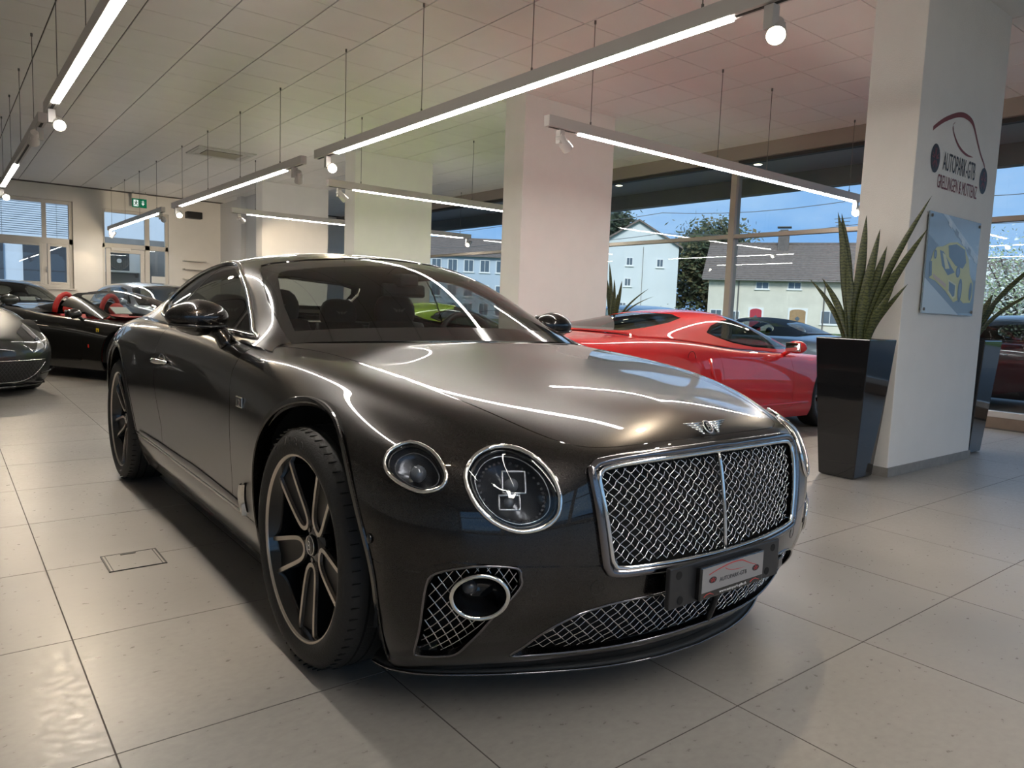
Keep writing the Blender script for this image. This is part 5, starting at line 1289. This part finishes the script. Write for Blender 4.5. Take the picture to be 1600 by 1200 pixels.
for s in (-1, 1):
    def near(p, off):
        q, n = bv4.find_nearest(Vector((s*p[0], p[1], p[2])))[:2]; d_ = q-Vector((0, .8, .2)); n = n if n.dot(d_) > 0 else -n; return q+n*off
    def strip(a, b, off, m, name, nv=5):
        A, B = spline(a, 5), spline(b, 5); MB().grid([[near(p+(q-p)*k/nv, off) for k in range(nv+1)] for p, q in zip(A, B)]).build(name, m, gt, True)
    outer = [(.744, -.235, .762), (.756, -.45, .676), (.772, -.60, .595), (.80, -.63, .525)]
    mid = [(.690, -.33, .745), (.697, -.55, .648), (.722, -.655, .571), (.663, -.731, .474)]
    inner = [(.560, -.56, .685), (.565, -.64, .640), (.57, -.735, .57), (.650, -.738, .474)]
    strip(outer, mid, .004, mat('silver lamp reflector', (.62, .62, .64), .2, .85), 'headlamp')
    strip(mid, inner, .003, mat('dark lamp housing', (.02, .02, .022), .15, coat=1.), 'lamp_duct')
    MB().tube([near(p, .006) for p in spline(outer, 5)], .006, 6).build('daylight_strip', mat('daylight strip', (.8, .82, .85), .3), gt, True)
    MB().ball(near((.735, -.60, .60), .0), .028, 12, 8).build('projector_lens', mat('projector glass', (.16, .17, .19), .04, .2, coat=1.), gt, True)
    MB().tube([near((.73, -.67, .255), .02), near((.82, -.62, .275), .035), near((.87, -.50, .30), .035)], .011, 8).build('corner_flick', M_BLACK, gt, True)
plq = MB().bb(-.16, .16, -.935, -.925, .20, .30).build('number_plate', mat('grey plate', (.28, .27, .27), .5), gt, bev=.003)
logo(plq, .24, -.9365, .255, M_RED, M_PRINT)
for o in plq.children: o.scale = (1, 1, .42); o.location.z = .255*(1-.42)
# dark coupe behind it
dcp, bv5, _s = make_car('parked_coupe', 'dark coupe parked behind the open black sports car', (1.3, 15.6, 0), math.radians(14), BODY, GH, DLO, WS, RW, M_BRN, wb=2.851, wr=.36, arch=.42, track=.83, cabcols=(11, 17), deckrow=9, face=M_BLACK, res=(4, 4), sz=.97)
MB().box((.15, .62, 1.015), (.26, .01, .17), rx=-.9).build('price_card', mat('white paper', (.8, .8, .78), .8), dcp)
# silver-blue wagon
wg, bv6, _s = make_car('estate_car', 'silver-blue estate car parked before the glazed back door', (3.75, 14.6, 0), math.radians(8), BODY, WAG_G, WAG_DLO, WS, [(-.2, 1.13), (.5, 1.13), (.56, 1.2), (.5, 1.3), (0, 1.33), (-.2, 1.33)], M_SILB, wb=2.851, wr=.36, arch=.42, track=.83, cabcols=(11, 17), deckrow=9, face=M_SILW, res=(4, 4), sz=.99)
# cars outside
cv, bv7, _s = make_car('soft_top_car', 'silver-blue convertible with dark fabric roof parked outside', (13.6, 10.4, -.05), PI+.06, BODY, GH, DLO, WS, RW, M_SILB, wb=2.851, wr=.36, arch=.42, track=.83, cabcols=(11, 17), deckrow=9, face=M_SILW, roof_paint=mat('charcoal roof fabric', (.035, .037, .042), .9, bump=.3, bscale=200), res=(4, 4), sz=.88)
bc, bv8, _s = make_car('parked_saloon', 'dark brown saloon parked outside the window beyond the second planter', (13.2, 2.2, -.05), .02, BODY, GH, DLO, WS, RW, M_BRN, wb=2.851, wr=.36, arch=.42, track=.83, cabcols=(11, 17), deckrow=9, face=M_SILW, res=(5, 5), sz=1.0)
handle(bc, bv8, 1.72, .80, M_CHROME)
pb, bv9, _s = make_car('parked_hatchback', 'pale blue car parked outside behind the lime green one', (14.2, 15.2, -.05), PI, BODY, WAG_G, WAG_DLO, WS, RW, carpaint('pale blue paint', (.30, .42, .55), .4, .35, .1), wb=2.851, wr=.36, arch=.42, track=.83, cabcols=(11, 17), deckrow=9, face=M_SILW, res=(4, 4))
# ================================================================== OUTSIDE
def az(a_deg, D, z): a = math.radians(a_deg); return Vector((D*math.sin(a), D*math.cos(a), z))
M_ASPH = mat('asphalt', (.11, .11, .115), .85, var=.15, vscale=2)
g_ = MB().bb(XW+.3, 300, -200, 300, -.4, -.06).bb(-200, XW+.3, YB+.32, 300, -.4, -.06).bb(-200, 300, -200, Y0-.2, -.4, -.06).build('ground_outside', M_ASPH); struct(g_, 'asphalt forecourt and street outside the windows')
M_GRASS = mat('grass', (.07, .12, .03), .9, var=.3, vscale=3)
o = MB().bb(24, 110, -60, 120, -.06, .0).build('lawn', M_GRASS); struct(o, 'grass strip along the railway beyond the street')
# canopy over the street window
cn = struct(empty('canopy', (0, 0, 0)), 'dark overhanging canopy along the outside of the street window')
MB().bb(XW+.12, 12.0, Y0, YB+.3, 3.72, 3.95).build('soffit', mat('grey soffit', (.28, .27, .26), .6), cn)
MB().bb(11.9, 12.1, Y0, YB+.3, 3.42, 3.95).build('fascia', M_SOFFIT, cn)
for y in (1.0, 4.2, 7.4, 10.6, 13.8):
    l = empty('soffit_downlight', (10.9, y, 3.72)); tag(l, 'recessed downlight in the canopy outside, '+{1.0: 'before the logo pillar', 4.2: 'in front of the long cream house', 7.4: 'in front of the broad dark tree', 10.6: 'in front of the gabled house', 13.8: 'in front of the apartment house'}[y], 'downlight', 'canopy downlights')
    MB().lathe([(0, -.004), (.07, -.004)], 20, 'z').build('diffuser', emis('downlight glow', (1., .85, .6), 8.), l); MB().lathe([(.07, -.006), (.09, -.008), (.09, 0)], 20, 'z').build('ring', M_SILW, l)
# houses
M_RENDW = mat('pale render', (.62, .64, .63), .9, var=.08, vscale=.6); M_CREAM = mat('cream render', (.66, .62, .52), .9, var=.12, vscale=.5)
M_ROOF = mat('brown roof tiles', (.17, .135, .115), .85, var=.25, vscale=4)
M_WIN = mat('far window glass', (.10, .13, .16), .08, coat=.5); M_WHITE = mat('white paint', (.75, .75, .73), .6)
def house(name, label, a0, a1, D, eave, ridge, depth, wall, axis='along', over=.5, rows=True):
    """facade between azimuths a0..a1 at distance D, square to the line of sight; local x to the right, y away"""
    p0, p1 = az(a0, D, 0), az(a1, D, 0); mid = (p0+p1)/2; dx = (p1-p0); W_ = dx.length; rz = math.atan2(dx.y, dx.x)
    h = empty(name, (mid.x, mid.y, -.06), rz); tag(h, label, 'house')
    hw_ = W_/2
    if axis == 'along':
        MB().prism([(0, 0), (depth, 0), (depth, eave), (depth/2, ridge-.1), (0, eave)], 'x', -hw_, hw_).build('walls', wall, h)
        slope = math.atan2(ridge-eave, depth/2); n = int(math.hypot(depth/2+over, (ridge-eave)*(depth/2+over)/(depth/2))/.38)
        for side in (0, 1):
            rf = MB()
            for k in range(n):
                t0, t1 = k/n, (k+1)/n
                def P(t_, lift):
                    yy = -over+t_*(depth/2+over); zz = eave-over*(ridge-eave)/(depth/2)+t_*(ridge-eave)*(depth/2+over)/(depth/2)+lift
                    return (yy if side == 0 else depth-yy, zz)
                a, b = P(t0, .10), P(t1, .04)
                rf.add([(-hw_-over, a[0], a[1]), (hw_+over, a[0], a[1]), (hw_+over, b[0], b[1]), (-hw_-over, b[0], b[1]), (-hw_-over, a[0], a[1]-.07), (hw_+over, a[0], a[1]-.07)], [(0, 1, 2, 3), (4, 5, 1, 0)])
            o = rf.build('roof_tile_courses', M_ROOF, h)
        MB().box((0, depth/2, ridge+.08), (W_+2*over, .3, .16)).build('ridge', M_ROOF, h)
    else:
        MB().prism([(-hw_, 0), (hw_, 0), (hw_, eave), (0, ridge), (-hw_, eave)], 'y', 0, depth).build('walls', wall, h)
        for s in (-1, 1):
            MB().add([(0, -over, ridge+.2), (s*(hw_+over), -over, eave-over*(ridge-eave)/hw_+.2), (s*(hw_+over), depth+over, eave-over*(ridge-eave)/hw_+.2), (0, depth+over, ridge+.2), (0, -over, ridge), (s*(hw_+over), -over, eave-over*(ridge-eave)/hw_), (s*(hw_+over), depth+over, eave-over*(ridge-eave)/hw_), (0, depth+over, ridge)], [(0, 1, 2, 3), (7, 6, 5, 4), (0, 4, 5, 1), (1, 5, 6, 2)]).build('roof_slope', M_ROOF, h)
    return h, hw_
def hwin(h, x, z, w, ht, shutters=False):
    f = MB().bb(x-w/2, x+w/2, -.06, .05, z, z+ht).build('window', M_WHITE, h)
    MB().bb(x-w/2+.09, x-.03, -.08, -.05, z+.09, z+ht-.09).build('pane', M_WIN, f); MB().bb(x+.03, x+w/2-.09, -.08, -.05, z+.09, z+ht-.09).build('pane', M_WIN, f)
    MB().bb(x-w/2-.1, x+w/2+.1, -.14, 0, z-.1, z).build('sill', M_WHITE, f)
h1, w1 = house('gable_house', 'pale blue-white gabled house with few small windows', 44.4, 50.55, 80, 8.5, 11.1, 12, mat('pale blue render', (.64, .67, .67), .9, var=.05, vscale=.4), 'across', .4)
for x, z in ((-.8, 6.4), (-.9, 4.2), (-1.3, 1.6), (2.4, 6.3)): hwin(h1, x, z, .75, .9)
MB().box((.6, -.05, 4.2), (.05, .06, 8.4)).build('downpipe', M_CABLE, h1)
h2, w2 = house('long_house', 'long cream house with brown tiled roof and a red and a wooden door', 52.9, 66.5, 80, 5.75, 9.3, 9.5, M_CREAM, 'along', .7)
X = lambda a: 80*math.tan(math.radians(a-59.7))
for a, z, w_, hh in ((56.75, 4.3, 1.3, .75), (58.95, 4.35, 1.3, .75), (61.45, .95, 1.7, 1.35), (53.6, .9, 1.2, 1.2), (55.0, .9, .8, 1.1), (63.5, 1., 1.6, 1.3)): hwin(h2, X(a), z, w_, hh)
def hdoor(h, x, m, ww, hh):
    d_ = MB().prism([(x-ww/2, 0), (x+ww/2, 0), (x+ww/2, hh-.25)]+[(x+ww/2*math.cos(a), hh-.25+.25*math.sin(a)) for a in np.linspace(0, PI, 9)[1:-1]]+[(x-ww/2, hh-.25)], 'y', -.10, .05).build('house_door', m, h)
    MB().box((x, -.12, hh*.6), (.35, .03, .35), ry=PI/4).build('door_light', M_WIN, d_)
    MB().prism([(x-ww/2-.18, 0), (x-ww/2, 0), (x-ww/2, hh-.2), (x+ww/2, hh-.2), (x+ww/2, 0), (x+ww/2+.18, 0), (x+ww/2+.18, hh+.12), (x-ww/2-.18, hh+.12)], 'y', -.07, .0).build('door_surround', M_WHITE, d_)
hdoor(h2, X(56.42), mat('red door', (.40, .02, .04), .5), 1.15, 2.3); hdoor(h2, X(59.3), mat('wooden door', (.33, .20, .09), .6, var=.2, vscale=5), 1.5, 2.35)
for a in (55.1, 61.0):
    MB().tube([(X(a), -.45, 5.5), (X(a), -.15, 5.1), (X(a), -.12, 4.8), (X(a), -.12, 0)], .07, 8).build('downpipe', M_CABLE, h2)
MB().tube([(-w2-.6, -.75, 5.15), (w2+.6, -.75, 5.15)], .09, 8).build('gutter', M_CABLE, h2)
for k in range(22): MB().box((-w2+.4+k*.85, -.35, 5.22), (.12, .7, .14)).build('rafter_end', mat('dark wood', (.10, .07, .05), .8), h2)
ch = MB().bb(X(57.9)-.55, X(57.9)+.55, 3.6, 4.6, 8.0, 10.6).build('chimney', mat('chimney brick', (.14, .12, .11), .9, var=.2, vscale=6), h2)
MB().bb(X(57.9)-.4, X(57.9)+.4, 3.75, 4.45, 10.6, 10.75).bb(X(57.9)-.7, X(57.9)+.7, 3.5, 4.7, 10.95, 11.05).build('chimney_cap', M_SOFFIT, ch)
an = MB().tube([(X(61.9), 4.7, 9.2), (X(61.9), 4.7, 12.0)], .05, 6)
for k in range(4): an.tube([(X(61.9)-.8+.1*k, 4.7, 11.9-.35*k), (X(61.9)+.8-.1*k, 4.7, 12.0-.35*k)], .035, 5)
an.build('roof_aerial', M_CABLE, h2)
h3, w3 = house('apartment_house', 'light blue-grey apartment house with dark hipped roof and white windows', 27.5, 39.5, 90, 7.6, 10.0, 11, mat('blue grey render', (.45, .52, .60), .9, var=.06, vscale=.4), 'along', .5)
for zz in (5.6, 2.6, .4):
    for k in range(10): hwin(h3, -8.2+1.95*k, zz, 1.2, 1.5)
h4, w4 = house('far_house', 'grey roofed house behind the blossoming tree', 69.3, 80, 62, 3.4, 6.2, 9, M_RENDW, 'along', .6)
hwin(h4, -3, 1, 1.4, 1.3); hwin(h4, 1.5, 1, 1.4, 1.3)
# building across the yard behind the back windows
yd = empty('yard_building', (1.5, 33, -.06)); tag(yd, 'white-blue commercial building with dark roller doors across the yard', 'building')
MB().bb(-14, 14, 0, 6, 0, 8).build('walls', mat('white blue cladding', (.66, .72, .78), .8, var=.05, vscale=.8), yd)
for x in (-.35, 1.75, 4.4, -2.6): MB().bb(x-.75, x+.75, -.05, .02, 0, 2.95).build('roller_door', mat('dark roller door', (.05, .055, .065), .6), yd)
for k in range(12):
    x = .25+random.random()*.6-1.05; z = 1.5+random.random()*1.1
w_ = empty('outdoor_air_unit', (4.0, 22.4, 1.75)); tag(w_, 'white outdoor air conditioner with round fan grille beyond the back door', 'air conditioner')
MB().bb(-.42, .42, 0, .32, 0, .62).build('casing', M_WHITE, w_, bev=.02)
MB().tube([(-.12+.24*math.cos(a), -.01, .31+.24*math.sin(a)) for a in np.linspace(0, 2*PI, 25)[:-1]], .012, 6, True).build('fan_ring', M_CABLE, w_)
MB().bb(-.38, .13, -.004, .002, .05, .57).build('fan_recess', mat('dark fan recess', (.10, .11, .12), .8), w_)
gr_ = MB()
for k in range(-4, 5):
    L_ = .24*math.sqrt(max(.01, 1-(k/4.5)**2)); gr_.bb(-.12+k*.052-.004, -.12+k*.052+.004, -.012, 0, .31-L_, .31+L_); gr_.bb(-.12-L_, -.12+L_, -.012, 0, .31+k*.052-.004, .31+k*.052+.004)
gr_.build('fan_grille', M_CABLE, w_); MB().lathe([(0, -.02), (.06, -.02)], 18, 'y', (-.12, 0, .31)).build('fan_hub', M_WHITE, w_)
MB().bb(-.38, -.34, -.1, .4, -.12, 0).build('bracket', M_CABLE, w_); MB().bb(.34, .38, -.1, .4, -.12, 0).build('bracket', M_CABLE, w_)
sw_ = MB().bb(3.2, 6.5, 22.75, 22.95, -.06, 2.7).build('yard_wall', mat('grey yard wall', (.20, .20, .20), .9, var=.1, vscale=3)); struct(sw_, 'grey yard wall behind the outdoor air conditioner')
bl_ = MB()
for k in range(16): bl_.box((1.0, B1+.03, 2.52+k*.052), (3.1, .045, .003), rx=.35)
for x in (.0, 1.2, 2.3): bl_.bb(x-.004, x+.004, B1+.025, B1+.03, 2.45, 3.35)
bo = bl_.build('venetian_blind', mat('blind slat grey', (.30, .34, .38), .5)); tag(bo, 'half-lowered grey venetian blind outside the back window', 'window blind')
# trees
def leaf_tree(name, label, base, trunk_h, crown_c, crown_r, n, size, cols, seed, trunk_m):
    rnd = random.Random(seed); t_ = empty(name, base); tag(t_, label, 'tree')
    tm = MB(); tm.tube([(0, 0, 0), (.05, 0, trunk_h*.5), (0, .05, trunk_h)], [.28, .2, .14], 8)
    ends = []
    for k in range(26):
        a = rnd.random()*2*PI; e = rnd.random(); rr = crown_r[0]*.85*math.sqrt(rnd.random())
        p = (rr*math.cos(a), rr*math.sin(a), crown_c+crown_r[1]*(e*1.7-.85)*math.sqrt(max(0, 1-(rr/crown_r[0])**2)))
        tm.tube([(0, 0, trunk_h*(.5+.5*e)), (p[0]*.5, p[1]*.5, (trunk_h+p[2])/2), p], [.09, .05, .02], 5); ends.append(p)
    tm.build('trunk', trunk_m, t_, True)
    for ci, col in enumerate(cols):
        lm = MB()
        for k in range(n//len(cols)):
            c = rnd.choice(ends); s = size*(.5+rnd.random()); d = crown_r[0]*.30
            p = Vector((c[0]+rnd.gauss(0, d), c[1]+rnd.gauss(0, d), c[2]+rnd.gauss(0, d*.8)))
            a = Vector((rnd.gauss(0, 1), rnd.gauss(0, 1), rnd.gauss(0, 1))).normalized(); b = a.orthogonal().normalized()
            lm.add([p-a*s, p+b*s*.5, p+a*s, p-b*s*.5], [(0, 1, 2, 3)])
        f = lm.build('foliage', col, t_); f['kind'] = 'stuff'
    return t_
bark = mat('bark', (.07, .055, .045), .9)
p = az(53.0, 98, -.06)
leaf_tree('conifer_tree', 'dark green broad tree between the two houses', (p.x, p.y, -.06), 5, 6.6, (4.6, 6.4), 24000, .30, [mat('olive leaves', (.075, .095, .035), .8), mat('brown green leaves', (.13, .115, .05), .8), mat('dark leaves', (.04, .055, .025), .8)], 3, bark)
p = az(45.5, 105, -.06)
leaf_tree('garden_tree', 'small dark tree above the gabled house roof', (p.x, p.y, -.06), 9, 12.5, (3.0, 2.6), 6000, .3, [mat('dark leaves', (.025, .035, .016), .8)], 5, bark)
p = az(72.6, 34, -.06)
leaf_tree('blossom_tree', 'white blossoming fruit tree outside beyond the second planter', (p.x, p.y, -.06), 1.6, 2.6, (2.6, 1.7), 7000, .06, [mat('white blossom', (.72, .74, .68), .8), mat('young leaf', (.35, .42, .22), .8)], 8, bark)
for k, (a_, D_, s_) in enumerate(((50.6, 60, 1.), (53.6, 66, .8), (67.2, 40, .7), (71.8, 46, .9))):
    p = az(a_, D_, 0); leaf_tree('hedge_shrub', ['low dark shrub at the foot of the gabled house', 'low shrub beside the cream house corner', 'low green shrub near the fence', 'green shrub under the blossoming tree'][k], (p.x, p.y, -.06), .4, .9*s_, (1.3*s_, .8*s_), 900, .10, [mat('olive leaves', (.045, .060, .022), .8)], 20+k, bark)
hill = []
for i in range(25):
    a_ = 60+i*1.6; hill.append([tuple(az(a_, D_, z_)) for D_, z_ in ((300, -1), (360, 16+2*math.sin(i*.9)), (430, 34+3*math.sin(i*.7)), (520, 42+2*math.sin(i*1.3)), (600, 30))])
struct(MB().grid(hill).build('hills', mat('wooded hill', (.10, .085, .09), .95, var=.4, vscale=.06), None, True), 'brown wooded hill on the horizon')
# railway wires
for k, (z0, z1) in enumerate(((8.35, 8.05), (6.9, 6.6))):
    a, b = az(30, 72, z0), az(80, 46, z1+.4)
    n_ = 24; pts = [a.lerp(b, i/n_)-Vector((0, 0, .35*math.sin(PI*(i/n_*4 % 1)))) for i in range(n_+1)]
    o = MB().tube(pts, .022, 5).build('overhead_wire', M_CABLE); tag(o, ['upper railway overhead wire crossing the sky', 'lower railway overhead wire crossing the sky'][k], 'wire', 'railway wires')
# ================================================================== PLANTERS, LOGO, PICTURE
M_PLANT = mat('black gloss planter', (.010, .010, .011), .06, coat=.6, bump=.02, bscale=6)
def leaf_mat():
    m = bpy.data.materials.new('snake plant leaf'); t = nt(m); out = N(t, 'ShaderNodeOutputMaterial'); b = N(t, 'ShaderNodeBsdfPrincipled'); t.links.new(b.outputs[0], out.inputs[0])
    tc = N(t, 'ShaderNodeTexCoord'); w = N(t, 'ShaderNodeTexWave'); w.bands_direction = 'Z'; w.inputs['Scale'].default_value = 14; w.inputs['Distortion'].default_value = 6; w.inputs['Detail'].default_value = 3; w.inputs['Detail Scale'].default_value = 3
    t.links.new(tc.outputs['Object'], w.inputs['Vector'])
    r = N(t, 'ShaderNodeValToRGB'); r.color_ramp.elements[0].color = (.022, .032, .010, 1); r.color_ramp.elements[1].color = (.095, .105, .032, 1); t.links.new(w.outputs['Fac'], r.inputs[0]); t.links.new(r.outputs[0], b.inputs['Base Color'])
    b.inputs['Roughness'].default_value = .42; MATS['leaf'] = m; return m
M_LEAF = leaf_mat(); M_LEAFEDGE = mat('leaf edge', (.16, .17, .05), .5)
def planter(loc, label, plabel, leaves, H=1.02, b=.135, tp=.20):
    p = empty('tall_planter', loc); tag(p, label, 'planter', 'black tapered planters')
    t_ = .018
    def ring(s, z): return [(-s, -s, z), (s, -s, z), (s, s, z), (-s, s, z)]
    prof = [(b-.02, 0), (b, .012), (b+(tp-b)*.30, H*.28), (b+(tp-b)*.62, H*.60), (tp, H-.01), (tp, H), (tp-t_, H), (tp-t_-.01, H-.09)]
    v = [q for s, z in prof for q in ring(s, z)]; f = []
    for i in range(len(prof)-1):
        for k in range(4): f.append((i*4+k, i*4+(k+1) % 4, (i+1)*4+(k+1) % 4, (i+1)*4+k))
    f.append((3, 2, 1, 0)); MB().add(v, f).build('pot', M_PLANT, p, bev=.006)
    q = tp-t_-.008; MB().add([(-q, -q, H-.05), (q, -q, H-.05), (q, q, H-.05), (-q, q, H-.05)], [(0, 1, 2, 3)]).build('soil', mat('potting soil', (.03, .022, .016), .95, bump=.8, bscale=60), p)
    pl_ = empty('snake_plant', (loc[0], loc[1], loc[2]+H-.05)); tag(pl_, plabel, 'plant', 'snake plants')
    for (x, y, dx, dy, L_, w_, tw) in leaves:
        n = 16; G = []
        for k in range(n+1):
            s = k/n; cx = x+dx*s**1.5; cy = y+dy*s**1.5; cz = L_*s*math.sqrt(max(.2, 1-((dx*dx+dy*dy)/(L_*L_))*s*.6))
            wd = w_*(.55+.75*math.sin(PI*min(1, s*.80+.08)))*(1-s**7)*.62; a = tw+.8*s*math.sin(tw*3)+.25*math.sin(7*s+tw)
            ca, sa = math.cos(a), math.sin(a); cup = wd*.28
            row = []
            for j in (-1, -.6, 0, .6, 1): row.append((cx+ca*wd*j-sa*cup*(j*j-.3), cy+sa*wd*j+ca*cup*(j*j-.3), cz))
            row2 = [(q_[0]-sa*.005, q_[1]+ca*.005, q_[2]) for q_ in row[::-1]]
            G.append(row+row2+[row[0]])
        MB().grid(G).build('leaf', M_LEAF, pl_, True)
    return p
lv = []
R_, U_ = Vector((.16, -.987, 0)), Vector((.2, .6, 0))     # roughly right / away as seen from the aisle
def LF(sx, sy, ex, ey, L_, w_, tw):
    a = R_*sx+U_*sy; d = R_*ex+U_*ey; return (a.x, a.y, d.x, d.y, L_, w_, tw)
leaves_a = [LF(-.05, 0, -.145, .02, .98, .040, -.6), LF(-.03, .03, -.11, .05, .97, .042, -.9), LF(.0, .04, .045, .06, .94, .042, -.6), LF(.03, .05, .12, .06, .84, .040, -.8), LF(.05, 0, .36, .0, 1.08, .030, -.9), LF(.06, -.03, .30, -.06, .86, .038, -1.1),
            LF(-.02, -.04, .05, -.08, .70, .042, -.7), LF(-.04, -.02, -.09, -.03, .62, .040, -.4), LF(-.06, -.02, -.25, -.04, .52, .034, -.5), LF(-.07, .02, -.28, .04, .54, .026, -1.), LF(.0, -.06, -.03, -.10, .46, .042, -.7), LF(.07, .03, .18, .04, .56, .034, -.6), LF(.05, -.05, .10, -.10, .44, .036, -.9), LF(-.03, .05, -.07, .10, .74, .040, -.2), LF(.03, -.01, .12, .0, .72, .04, -1.1), LF(.08, 0, .24, .02, .48, .026, -.6)]
planter((5.28, 2.655, 0), 'black gloss planter at the pillar corner, beside the red car', 'tall snake plant in the planter beside the red car', leaves_a)
R_, U_ = Vector((.75, -.66, 0)), Vector((.66, .75, 0))
leaves_b = [LF(-.03, 0, -.05, .05, .78, .040, -.6), LF(.03, 0, .62, .0, .98, .034, -.5), LF(.04, -.02, .55, -.08, .70, .030, -.7), LF(.0, -.03, .12, -.06, .48, .042, -.6), LF(.04, .02, .20, .04, .40, .036, -.8), LF(-.04, .03, -.1, .08, .70, .04, -.2), LF(.0, .04, .02, .1, .62, .04, -.9)]
planter((7.335, 2.655, 0), 'black gloss planter on the window side of the logo pillar', 'snake plant with two arching leaves on the window side of the logo pillar', leaves_b)
leaves_c = [LF(-.04, 0, -.06, .05, .86, .034, -.6), LF(-.01, .02, -.01, .05, .64, .034, -.7), LF(.02, 0, .06, .0, .62, .034, -.5), LF(.04, 0, .42, .05, .62, .022, -.4), LF(.04, -.02, .48, -.02, .56, .022, -.7), LF(.0, -.03, .02, -.06, .44, .034, -.8), LF(-.05, .03, -.10, .06, .74, .034, -.3)]
planter((7.36, 7.12, 0), 'black gloss planter behind the red car at the second pillar', 'snake plant behind the red car at the second pillar', leaves_c)
# logo on the pillar (face y = 2.45)
lg = empty('wall_logo', (6.25, 2.449, 2.42)); tag(lg, 'red and black car-outline logo lettered on the white pillar', 'logo')
logo(lg, 1.04, -.001, .035, mat('maroon vinyl', (.22, .045, .05), .5), mat('black vinyl', (.035, .03, .032), .5))
letters(lg, 'AUTOPARK-GTB', .60, .135, .0, -.002, -.055, mat('black vinyl', (.035, .03, .032), .5))
letters(lg, 'GRELLINGEN & MUTTENZ', .74, .10, .0, -.002, -.21, mat('maroon vinyl', (.22, .045, .05), .5))
# picture panel
pc = empty('wall_picture', (6.235, 2.43, 1.60)); tag(pc, 'pale blue acrylic picture of a yellow sports car on the pillar', 'picture')
pw, ph = .475, .375
MB().bb(-pw, pw, -.006, .004, -ph, ph).build('panel', mat('blue grey print', (.27, .33, .38), .25, coat=.15, var=.08, vscale=3), pc)
for sx in (-1, 1):
    for sz_ in (-1, 1): MB().lathe([(0, -.014), (.012, -.014), (.012, .018)], 14, 'y', (sx*(pw-.03), 0, sz_*(ph-.03))).build('standoff', M_CABLE, pc, True)
def flat(pts, m, name, d): MB().add([(x*pw, -.0065-d*.0004, z*ph) for x, z in pts], [tuple(range(len(pts)))]).build(name, m, pc)
mY, mY2 = mat('print yellow', (.55, .50, .14), .3), mat('print pale yellow', (.62, .58, .28), .3)
mD, mL, mM, mR = mat('print dark', (.10, .14, .18), .3), mat('print light', (.48, .55, .60), .3), mat('print mid', (.19, .24, .29), .3), mat('print orange', (.52, .36, .22), .3)
flat([(-1, .55), (-.55, .35), (1, -.25), (1, -.95), (-1, -.95)], mM, 'track', 0)
flat([(-.55, 1), (-.35, 1), (1, .28), (1, .12)], mL, 'track_edge', 1)
for k in range(5):
    x0 = -.30+k*.28; z0 = .93-k*.155; flat([(x0, z0), (x0+.13, z0-.07), (x0+.13, z0-.19), (x0, z0-.12)], mat('print white', (.62, .66, .68), .3) if k % 2 == 0 else mM, 'kerb_block', 2)
flat([(-1, -.3), (-.7, -.45), (.1, -.85), (.4, -1), (-1, -1)], mL, 'tarmac', 1)
flat([(-.86, -.05), (-.78, .22), (-.66, .33), (-.45, .36), (-.20, .46), (.10, .50), (.40, .42), (.62, .18), (.72, -.12), (.88, -.30), (.90, -.60), (.84, -.72), (.55, -.74), (.40, -.66), (.15, -.74), (-.2, -.52), (-.62, -.34), (-.84, -.30)], mY, 'car_body', 3)
flat([(-.24, .40), (.06, .46), (.42, .38), (.52, .12), (.40, -.02), (.10, .02), (-.18, .18)], mD, 'car_windscreen', 4)
flat([(-.55, .28), (-.40, .26), (-.05, -.02), (.10, -.12), (-.16, -.20), (-.42, -.02)], mD, 'bonnet_duct', 4)
flat([(-.44, .24), (-.32, .20), (-.12, -.06), (-.28, -.08)], mY2, 'bonnet_stripe', 5)
flat([(-.88, .02), (-.80, .04), (-.76, -.24), (-.84, -.28)], mD, 'left_intake', 4)
flat([(-.13, -.28), (.20, -.36), (.22, -.62), (.12, -.68), (-.10, -.54)], mY2, 'right_intake_frame', 4); flat([(-.09, -.32), (.16, -.39), (.17, -.60), (.10, -.63), (-.07, -.51)], mD, 'right_intake', 5)
flat([(-.72, -.20), (-.2, -.38), (-.2, -.46), (-.7, -.28)], mR, 'bumper_stripe', 5)
for (x, z, rx_, rz_, mm_) in ((.22, -.10, .085, .12, mD), (-.70, .18, .055, .09, mD), (.36, -.48, .085, .25, mD), (.80, -.48, .06, .2, mD)): flat([(x+rx_*math.cos(a), z+rz_*math.sin(a)) for a in np.linspace(0, 2*PI, 21)[:-1]], mm_, 'print_round', 6)
for (x, z, rx_, rz_) in ((.22, -.10, .055, .08), (-.70, .18, .035, .06), (.36, -.48, .05, .16)): flat([(x+rx_*math.cos(a), z+rz_*math.sin(a)) for a in np.linspace(0, 2*PI, 21)[:-1]], mM, 'print_round_centre', 7)
